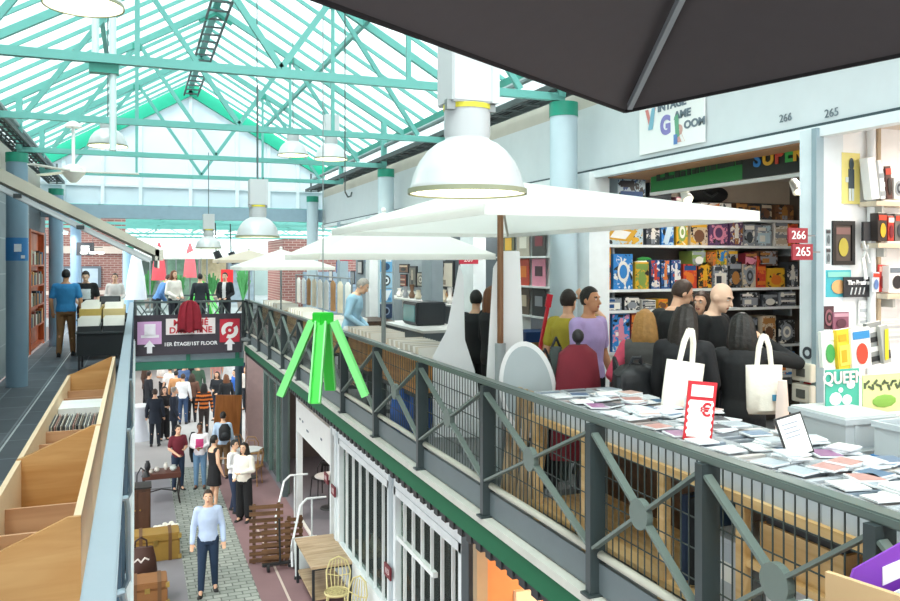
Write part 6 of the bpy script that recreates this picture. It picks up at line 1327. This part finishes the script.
for i, (px, py, d, h, lab) in enumerate(((402, 398, 9.3, '#2b5fb0', 'blue plastic sack behind the railing at left'), (421, 392, 9.2, '#2450a0', 'blue plastic sack behind the railing, right one'), (545, 372, 7.0, '#1b1d20', 'black rucksack on the floor beside the red guitar'), (556, 360, 7.2, '#4c5a58', 'grey green bag beside the black rucksack'))):
    X, Y = at_d(px, d); z = z_at(py, X, Y); t = thing('sack', lab, 'bag', (X, Y, G)); zz = max(.32, z-G+.12)
    MB(M(h, .5, noise=.3, bump=.5)).loft([[(r*math.cos(q)*(1+.06*math.sin(4*q)), r*.8*math.sin(q), z_) for q in [2*math.pi*k/18 for k in range(18)]] for z_, r in ((0,.12),(zz*.3,.15),(zz*.75,.13),(zz,.05))]).build('body', t, smooth=True); MB(M('#20242a', .5)).path([(-.05,0,zz-.02),(0,0,zz+.08),(.05,0,zz-.02)], .012).build('handle', t)
# ---------------------------------------------------------------- people on the galleries
def zfeet(px, d): return at_dep(px, d)
V1, V2 = .0085, .015
fine = dict(vox=V1)
P = {}
P['bald'] = person('bald man in black V-neck shirt looking down at a box in his hands', at_dep(713, 6.75), 62, 1.80, ('hold','low'), hair=('dark','bald'), top=('#16181a','short'), skin='pale', hy=0, hp=22, **fine)
P['tee'] = person('young man with short brown hair and black T-shirt with a gold mark on the back', at_dep(675, 7.5), 150, 1.80, ('down','hold'), hair=('brown','short'), top=('#1b1e1e','short'), hp=20, hy=-40, **fine)
P['face'] = person('brown haired woman smiling toward the camera between two men in black', at_dep(702, 8.0), -25, 1.66, hair=('brown','bob'), top=('#3a3a40','long'), **fine)
P['photo'] = person('woman with black bob seen from behind, arm raised, in black long-sleeved top', at_dep(742, 5.85), 185, 1.58, ('hang',((.43,.06,1.35),(.16,.18,1.53))), hair=('black','bob'), top=('#17181a','long'), bottom=('#191a1d','trousers'), hp=5, **fine)
P['longhair'] = person('woman with long dark hair and black jacket carrying a white tote', at_dep(684, 5.9), 170, 1.64, ('hang','hold'), hair=('dark','long'), top=('#1a1b1e','long'), bottom=('#1d1f24','trousers'), hy=-15, hp=10, **fine)
P['blond'] = person('blond woman in pink top and grey waistcoat seen from behind', at_dep(645, 6.6), 172, 1.56, ('hip','hip'), hair=('blond','bob'), top=('#5a5a58','long','#e05a74','sleeves'), bottom=('#22242a','trousers'), **fine)
P['lilac'] = person('dark haired bearded man in lilac T-shirt looking to the right', at_dep(589, 7.4), 48, 1.72, ('down','hang'), hair=('black','short'), top=('#b7a3d6','short'), skin='tan', hy=10, **fine)
P['olive'] = person('person in olive yellow T-shirt with raised arm behind the man in lilac', at_dep(568, 7.9), 150, 1.68, ('down','up'), hair=('dark','short'), top=('#b3a436','short'), skin='light', **fine)
P['black_lady'] = person('brown haired woman in black jacket holding a phone behind the white boards', at_dep(492, 9.0), 120, 1.68, ('hold','face'), hair=('auburn','long'), top=('#191b1e','long'), bottom=('#17181b','trousers'), **fine)
P['dark_back'] = person('person in dark jacket seen from the back left of the tall white board', at_dep(476, 9.4), 170, 1.62, ('low','low'), hair=('black','short'), top=('#1d2023','long'), bottom=('#1a1c20','trousers'), vox=.011)
P['bluesh'] = person('grey haired man in pale blue shirt bending over the record tables', at_dep(350, 12.5), 75, 1.74, ('low','low'), hair=('grey','short'), top=('#9cc3d8','long'), bottom=('#e0e2e0','trousers'), lean=12, hp=20, vox=.011)
# bags carried by them
def at_bag(px, py, d): X, Y = at_d(px, d); return (X, Y, z_at(py, X, Y))
tote('white canvas tote hanging from the long haired woman in black jacket', at_bag(678, 417, 5.45), None, 1, w=.29, h=.38, turnz=R(-8), drop=.22).rotation_euler = (0, R(9), R(-8))
tote('white canvas tote with small blue mark at the side of the black haired woman', at_bag(764, 414, 5.4), None, 1, w=.25, h=.33, turnz=R(-20), drop=.20, mark=('#3f86a8', .03, .07, .10, .14))
t = thing('scarf', 'pale pink cloth hanging beside the white tote at the right', 'cloth', at_bag(783, 435, 5.3)); MB(M('#e6d3cb', .9, noise=.1)).loft([[(.045*w*math.cos(q)*(1+.2*math.sin(3*q)), .03*w*math.sin(q), z) for q in [2*math.pi*k/14 for k in range(14)]] for z, w in ((0,1.1),(.2,1),(.36,.7))]).build('cloth', t, smooth=True)
t = thing('backpack', 'bulky black backpack on the blond woman, hanging low', 'backpack', at_bag(636, 428, 6.15), R(-10))
def sq(v, e): return math.copysign(abs(v)**e, v)
MB(M('#1a1c1f', .4, noise=.3, scale=5, bump=.8)).loft([[(.19*w*sq(math.cos(q), .6)+lean, .11*w*sq(math.sin(q), .6)+.008*math.sin(7*q+9*z), z+.01*math.sin(5*q)) for q in [2*math.pi*k/44 for k in range(44)]] for z, w, lean in ((-.02,.85,0),(.03,1.02,0),(.12,1.0,.01),(.2,1.08,.0),(.3,1.0,-.01),(.36,.9,-.01),(.42,.93,0),(.47,.7,.01),(.49,.35,.01))]).build('body', t, smooth=True)
pk = MB(M('#212428', .45, noise=.25, bump=.6)).loft([[(.14*w*sq(math.cos(q), .6), -.10-.055*w*max(0, sq(math.sin(q), .6)), z) for q in [2*math.pi*k/28 for k in range(28)]] for z, w in ((.01,.8),(.05,1),(.18,1),(.23,.6))]).build('pocket', t, smooth=True)
MB(M('#8a9096', .4)).bar((-.12,-.158,.185), (.12,-.158,.185), .008, .006).build('zip', pk); MB(M('#b4bac0', .4)).bar((-.02,-.16,.09), (.05,-.16,.14), .025, .006).build('mark', pk)
MB(M('#2a2d32', .5)).path([(-.05,.0,.48),(-.03,-.01,.54),(.03,-.01,.54),(.05,0,.48)], .012).build('handle', t, smooth=True)
for s in (-1, 1):
    MB(M('#202327', .5)).path([(s*.1,.08,.42),(s*.11,.16,.52),(s*.11,.14,.2)], .016).build('strap', t); MB(M('#2d3136', .5)).bar((s*.17,-.07,.40), (s*.18,-.09,.06), .03, .012).build('side_strap', t)
t = thing('cloak_stand', 'dark red cloth cloak draped on a stand behind the railing', 'clothes', at_dep(578, 6.6))
MB(M('#7a2230', .8, noise=.25, scale=5, bump=.4)).loft([[(w*math.cos(q)*(1+.10*math.sin(6*q)), .6*w*math.sin(q)*(1+.08*math.cos(5*q)), z) for q in [2*math.pi*k/36 for k in range(36)]] for z, w in ((.35,.25),(.7,.23),(1.0,.20),(1.2,.17),(1.27,.08))]).build('cloak', t, smooth=True)
MB(M('#4a4d50', .5)).tube((0,0,0), (0,0,1.33), .02).build('pole', t); MB(M('#4a4d50', .5)).lathe([(.2,0),(.2,.03),(.04,.05)], n=20).build('base', t); MB(M('#2a2a2c', .5)).ell((0,0,1.34), (.05,.05,.06), 14).build('finial', t, smooth=True)
# left gallery
P['bluetee'] = person('man in blue T-shirt and brown trousers seen from behind on the left gallery', at_dep(66, 16.6), 172, 1.80, ('down','down'), 'step', hair=('black','short'), top=('#2f7fb5','short'), bottom=('#8a6440','trousers'), skin='tan', vox=.011, build=1.15)
P['blacktee'] = person('man in black T-shirt with white print behind the man in blue', at_dep(86, 17.6), -5, 1.78, ('down','low'), hair=('dark','short'), top=('#16181b','short','#cdd3d6','patch'), bottom=('#1a1c22','trousers'), skin='pale', hp=25, vox=.011)
P['seated'] = person('person in white shirt behind the straw coloured crates at left', at_dep(115, 20.8), -10, 1.66, ('low','low'), hair=('brown','short'), top=('#dfdcd6','long'), vox=V2)
# footbridge
zb = G
P['b1'] = person('person in blue shirt bending over at the left of the footbridge', at_dep(157, 22.6), 100, 1.68, ('low','low'), hair=('brown','short'), top=('#5b87bd','long'), lean=28, vox=V2)
P['b2'] = person('woman in cream blouse with dark strap on the footbridge', at_dep(174, 22.3), 35, 1.72, ('low','low'), hair=('auburn','bob'), top=('#ece6da','long'), vox=V2)
P['b3'] = person('person in dark clothes behind the green frame on the footbridge', at_dep(200, 23.0), 180, 1.62, hair=('black','short'), top=('#2b3036','long'), vox=V2)
P['b4'] = person('man in black jacket and white shirt at the right of the footbridge', at_dep(225, 22.4), -15, 1.66, ('low','low'), hair=('black','short'), top=('#1b1d20','long','#f0efec','open'), skin='light', vox=V2)
# ---------------------------------------------------------------- crowd on the ground floor
def gp(label, px, py, turn, H, **kw): kw.setdefault('vox', V2); return person(label, at_feet(px, py), turn, H, **kw)
gp('man in light blue shirt and jeans walking toward the camera on the cobbles', 208, 592, 0, 1.74, legs='step', arms=('down','down'), hair=('brown','short'), top=('#b9cbe6','long'), bottom=('#22364f','trousers'), vox=.010)
gp('woman in dark red top and jeans walking on the left of the aisle', 178, 490, 20, 1.60, arms=('hold','low'), hair=('dark','tail'), top=('#6e2230','short'), bottom=('#27384f','trousers'), vox=.012)
gp('woman in jeans holding a pink and white sheet in front of her', 200, 488, -5, 1.62, arms=('hold','hold'), hair=('black','tail'), top=('#e7e2e6','long','#c23f77','patch'), bottom=('#6b8fb0','trousers'), skin='brown', vox=.012)
gp('woman in sleeveless black dress with dark ponytail in the aisle', 214, 508, 120, 1.66, arms=('hold','down'), hair=('black','tail'), top=('#17171a','dress'), skin='light', vox=.012)
gp('man in pale blue shirt with black rucksack seen from behind', 223, 478, 165, 1.72, hair=('dark','short'), top=('#b5cae2','long'), bottom=('#75593d','trousers'), vox=.012)
gp('person in white shirt and dark jeans turned to the woman in cream', 234, 512, 60, 1.62, legs='step', arms=('low','hold'), hair=('black','short'), top=('#e9e8ea','long'), bottom=('#26324a','trousers'), vox=.012)
gp('woman in cream blouse and wide black trousers in the aisle', 244, 521, -30, 1.70, arms=('hold','low'), hair=('dark','long'), top=('#efe9dc','long'), bottom=('#16171a','wide'), vox=.012)
gp('person in orange and black striped jumper walking away', 204, 436, 180, 1.70, legs='walk', hair=('black','long'), top=('#e07a34','long','#3a2620','stripes'), bottom=('#3a3432','trousers'))
gp('man in dark suit seen from behind at the white clothed table', 155, 446, 175, 1.74, hair=('brown','short'), top=('#1d2633','coat'), bottom=('#1a212c','trousers'))
gp('woman in black holding a glass beside the man in dark suit', 164, 440, 20, 1.68, arms=('hold','hold'), hair=('brown','bob'), top=('#1b1b1f','long'), bottom=('#17171a','wide'))
gp('grey haired man in navy jacket turned left in the crowd', 174, 443, 100, 1.74, hair=('grey','short'), top=('#232b3a','coat'), bottom=('#1d222c','trousers'))
gp('person in blue jeans and white shirt with backpack in the crowd', 183, 424, 170, 1.74, hair=('brown','short'), top=('#e3e4e6','long'), bottom=('#33496a','trousers'))
gp('person in tan jacket among the crowd behind the dark suit', 176, 418, 170, 1.70, hair=('black','short'), top=('#c08a5c','long'), bottom=('#2c3d58','trousers'))
gp('person in brown top left of the striped jumper', 192, 422, 190, 1.70, hair=('brown','long'), top=('#6a4a3c','long'), bottom=('#22242a','trousers'))
gp('person in green jacket beyond the striped jumper', 198, 408, 180, 1.74, hair=('dark','short'), top=('#3f5a48','coat'), bottom=('#2a2c30','trousers'))
gp('woman in dark jacket with handbag right of the striped jumper', 217, 420, -20, 1.72, arms=('low','hold'), hair=('brown','bob'), top=('#22252c','long'), bottom=('#2b3648','trousers'))
gp('person in black coat beside the woman with handbag', 226, 424, 200, 1.72, hair=('auburn','long'), top=('#1e2024','coat'), bottom=('#20242a','trousers'))
gp('person in bright blue top before the orange-brown board', 235, 414, -60, 1.64, hair=('dark','short'), top=('#2f66c0','long'), bottom=('#22262e','trousers'))
gp('person in pink shirt far back on the right of the hall', 217, 396, 10, 1.72, hair=('brown','short'), top=('#e0a29a','short'), bottom=('#c9c4bc','trousers'))
gp('man in white shirt with beard far back at the right', 230, 402, -10, 1.76, hair=('grey','short'), top=('#eef0f2','long'), bottom=('#33363c','trousers'))
gp('person in navy jumper beside the pipe column far back', 241, 398, -30, 1.74, hair=('brown','short'), top=('#27364f','long'), bottom=('#262a33','trousers'))
gp('woman in pale top far back at the right edge of the crowd', 246, 410, -40, 1.64, hair=('blond','bob'), top=('#d9d0c6','long'), bottom=('#2c2f36','trousers'))
gp('woman with fair hair in white shirt left in the far crowd', 163, 404, 20, 1.66, arms=('hold','hold'), hair=('blond','bob'), top=('#f1efec','short'), bottom=('#25272c','trousers'))
gp('person in dark coat at the far left of the crowd', 149, 418, 120, 1.68, hair=('dark','short'), top=('#23262c','coat'), bottom=('#1e2026','trousers'))
gp('person in brown jacket behind the far left coat', 146, 406, 60, 1.72, hair=('brown','short'), top=('#5a443a','coat'), bottom=('#23252b','trousers'))
gp('person in white T-shirt in the middle of the far crowd', 170, 412, 200, 1.72, hair=('brown','short'), top=('#eceae8','short'), bottom=('#2a3950','trousers'))
gp('person in blue shirt in the middle of the far crowd', 184, 408, 160, 1.74, hair=('grey','short'), top=('#5672a0','long'), bottom=('#282c34','trousers'))
gp('bearded man in dark shirt deepest in the hall under the sign', 181, 388, 5, 1.76, hair=('dark','short'), top=('#2c3038','long'), bottom=('#23262c','trousers'))
gp('person with dark coat deepest in the hall right of the sign', 190, 386, -10, 1.76, hair=('black','short'), top=('#1f2228','coat'), bottom=('#20242a','trousers'))
X, Y, Z = at_feet(223, 478); t = thing('backpack', 'black rucksack on the man in pale blue shirt in the aisle', 'backpack', (X+.02, Y-.22, 1.02)); MB(M('#1b1c1f', .6, noise=.2)).loft([[(.15*w*math.cos(q), .09*w*math.sin(q), z) for q in [2*math.pi*k/16 for k in range(16)]] for z, w in ((0,.8),(.06,1),(.3,1),(.42,.5))]).build('body', t, smooth=True); MB(M('#26282c', .6)).ell((0,-.08,.14), (.10,.04,.09), 12).build('pocket', t, smooth=True)
t = thing('jumper', 'black jumper tied over the shoulder of the woman in jeans', 'clothes', (*at_feet(193, 487)[:2], .62)); MB(M('#1c1d20', .9, noise=.2)).loft([[(.09*w*math.cos(q), .06*w*math.sin(q), z) for q in [2*math.pi*k/14 for k in range(14)]] for z, w in ((0,.5),(.2,1),(.6,1.1),(.75,.5))]).build('cloth', t, smooth=True)
# extra goods at right edge bin
# ---------------------------------------------------------------- bins' loose parts, light, camera
rb_ = [o for o in bpy.data.objects if o.get('label', '').startswith('light plywood bin')][0]; MR = Matrix.Rotation(R(13.6), 3, 'Z')
def in_bin(x, y, z): v = Vector((2.03, 1.93, G))+MR @ Vector((x, y, z)); return (v.x, v.y, v.z)
t = thing('divider_card', 'purple plastic divider with white label in the light plywood bin', 'divider', in_bin(.26, -.05, .62), R(13.6))
MB(M('#7a2fb0', .45, noise=.05)).prism([(-.22,0),(.23,0),(.23,.37),(.19,.39),(-.19,.36),(-.22,.32)], .006).build('card', t); MB(M('#f2eef4', .5)).box(-.02, .14, -.010, -.007, .27, .33).build('label', t)
for i in range(14):
    o = MB(M(('#dfe6e8', '#cdd6d8', '#e8eeee')[i % 3], .3)).cbox((0,0,.15), (.40,.006,.30), Matrix.Rotation(R(-4), 3, 'X')).build('record_sleeve', None, loc=in_bin(.26, -.11-i*.05, .585)); o.rotation_euler = (0, 0, R(13.6)); tag(o, 'clear plastic record sleeve in the light plywood bin at bottom right', 'record', 'sleeves in the light plywood bin')
def tube_light(x, y, z, ly, label, power, col=(1, .96, .9)):
    t = thing('ceiling_light', label, 'lamp', (x, y, z)); MB(M('#e8e8e4', .5)).box(-.08, .08, -ly/2, ly/2, -.02, .03).build('housing', t); MB(M('#fffaf0', .5, emit=5)).box(-.05, .05, -ly/2+.03, ly/2-.03, -.05, -.02).build('tube', t)
    L = bpy.data.lights.new('tube', 'AREA'); L.shape = 'RECTANGLE'; L.size = .12; L.size_y = ly; L.energy = power; L.color = col
    o = bpy.data.objects.new('tube', L); C.objects.link(o); o.parent = t; o.location = (0, 0, -.06)
tube_light(5.6, 6.2, 6.55, 1.6, 'added long tube lamp on the ceiling of the game shop', 15)  # added fixture, brightens the shop interior
tube_light(5.6, 3.0, 6.55, 1.6, 'tube lamp on the ceiling of the book shop at right', 22, (1, .9, .78))
for i, y in enumerate((10.0, 12.4, 15.6, 18.4)): tube_light(5.1, y, 6.56, 1.4, 'added tube lamp over the record shops, %s from the near end' % ORD[i], 12)  # row of added tubes to light the record shop interiors
for i, y in enumerate((9.2, 12.0, 15.8, 19.4)): tube_light(4.6 if i > 1 else 3.65, y, 3.14, 1.2, 'added tube lamp under the right gallery, %s from the near end' % ORD[i], 22, (1, .85, .75))  # tubes added under the soffit to brighten the ground floor
tube_light(4.3, 5.6, 3.1, 1.6, 'warm tube lamp in the ground floor shop at bottom', 60, (1, .75, .5))
for i, y in enumerate((6.5, 10.5, 14.5, 18.5)): tube_light(-1.1, y, 3.2, 1.2, 'added tube lamp under the left gallery, %s from the near end' % ORD[i], 16)  # more added soffit tubes, lighting the ground from the left
for i, (x, y) in enumerate(((-2, 26), (2.5, 27), (0, 33), (4, 36), (0, 40))): tube_light(x, y, 3.3 if y > 31 else 6.5, 2.2, 'added tube lamp of the far hall, %s from the footbridge' % ORD[i], 40)  # added tubes that lift the light level of the far hall
W = bpy.data.worlds.new('World'); bpy.context.scene.world = W; W.use_nodes = True
nt = W.node_tree; bg = nt.nodes['Background']
bg.inputs['Color'].default_value = (.97, .99, 1, 1); bg.inputs['Strength'].default_value = 1.3
S = bpy.data.lights.new('sun', 'SUN'); S.energy = 2.2; S.angle = R(25); S.color = (1, .97, .92)
so = bpy.data.objects.new('sun', S); C.objects.link(so); so.rotation_euler = (R(28), R(-18), 0)
cam = bpy.data.cameras.new('camera'); cam.sensor_width = 36; cam.lens = FOC/900*36; cam.shift_y = -38.5/900; cam.clip_start = .05
co = bpy.data.objects.new('camera', cam); C.objects.link(co); co.location = (0, 0, EYE); co.rotation_euler = (R(90), 0, R(-21.38))
sc = bpy.context.scene; sc.camera = co
sc.view_settings.view_transform = 'Standard'; sc.view_settings.look = 'None'; sc.view_settings.gamma = 1; sc.view_settings.exposure = 1.0
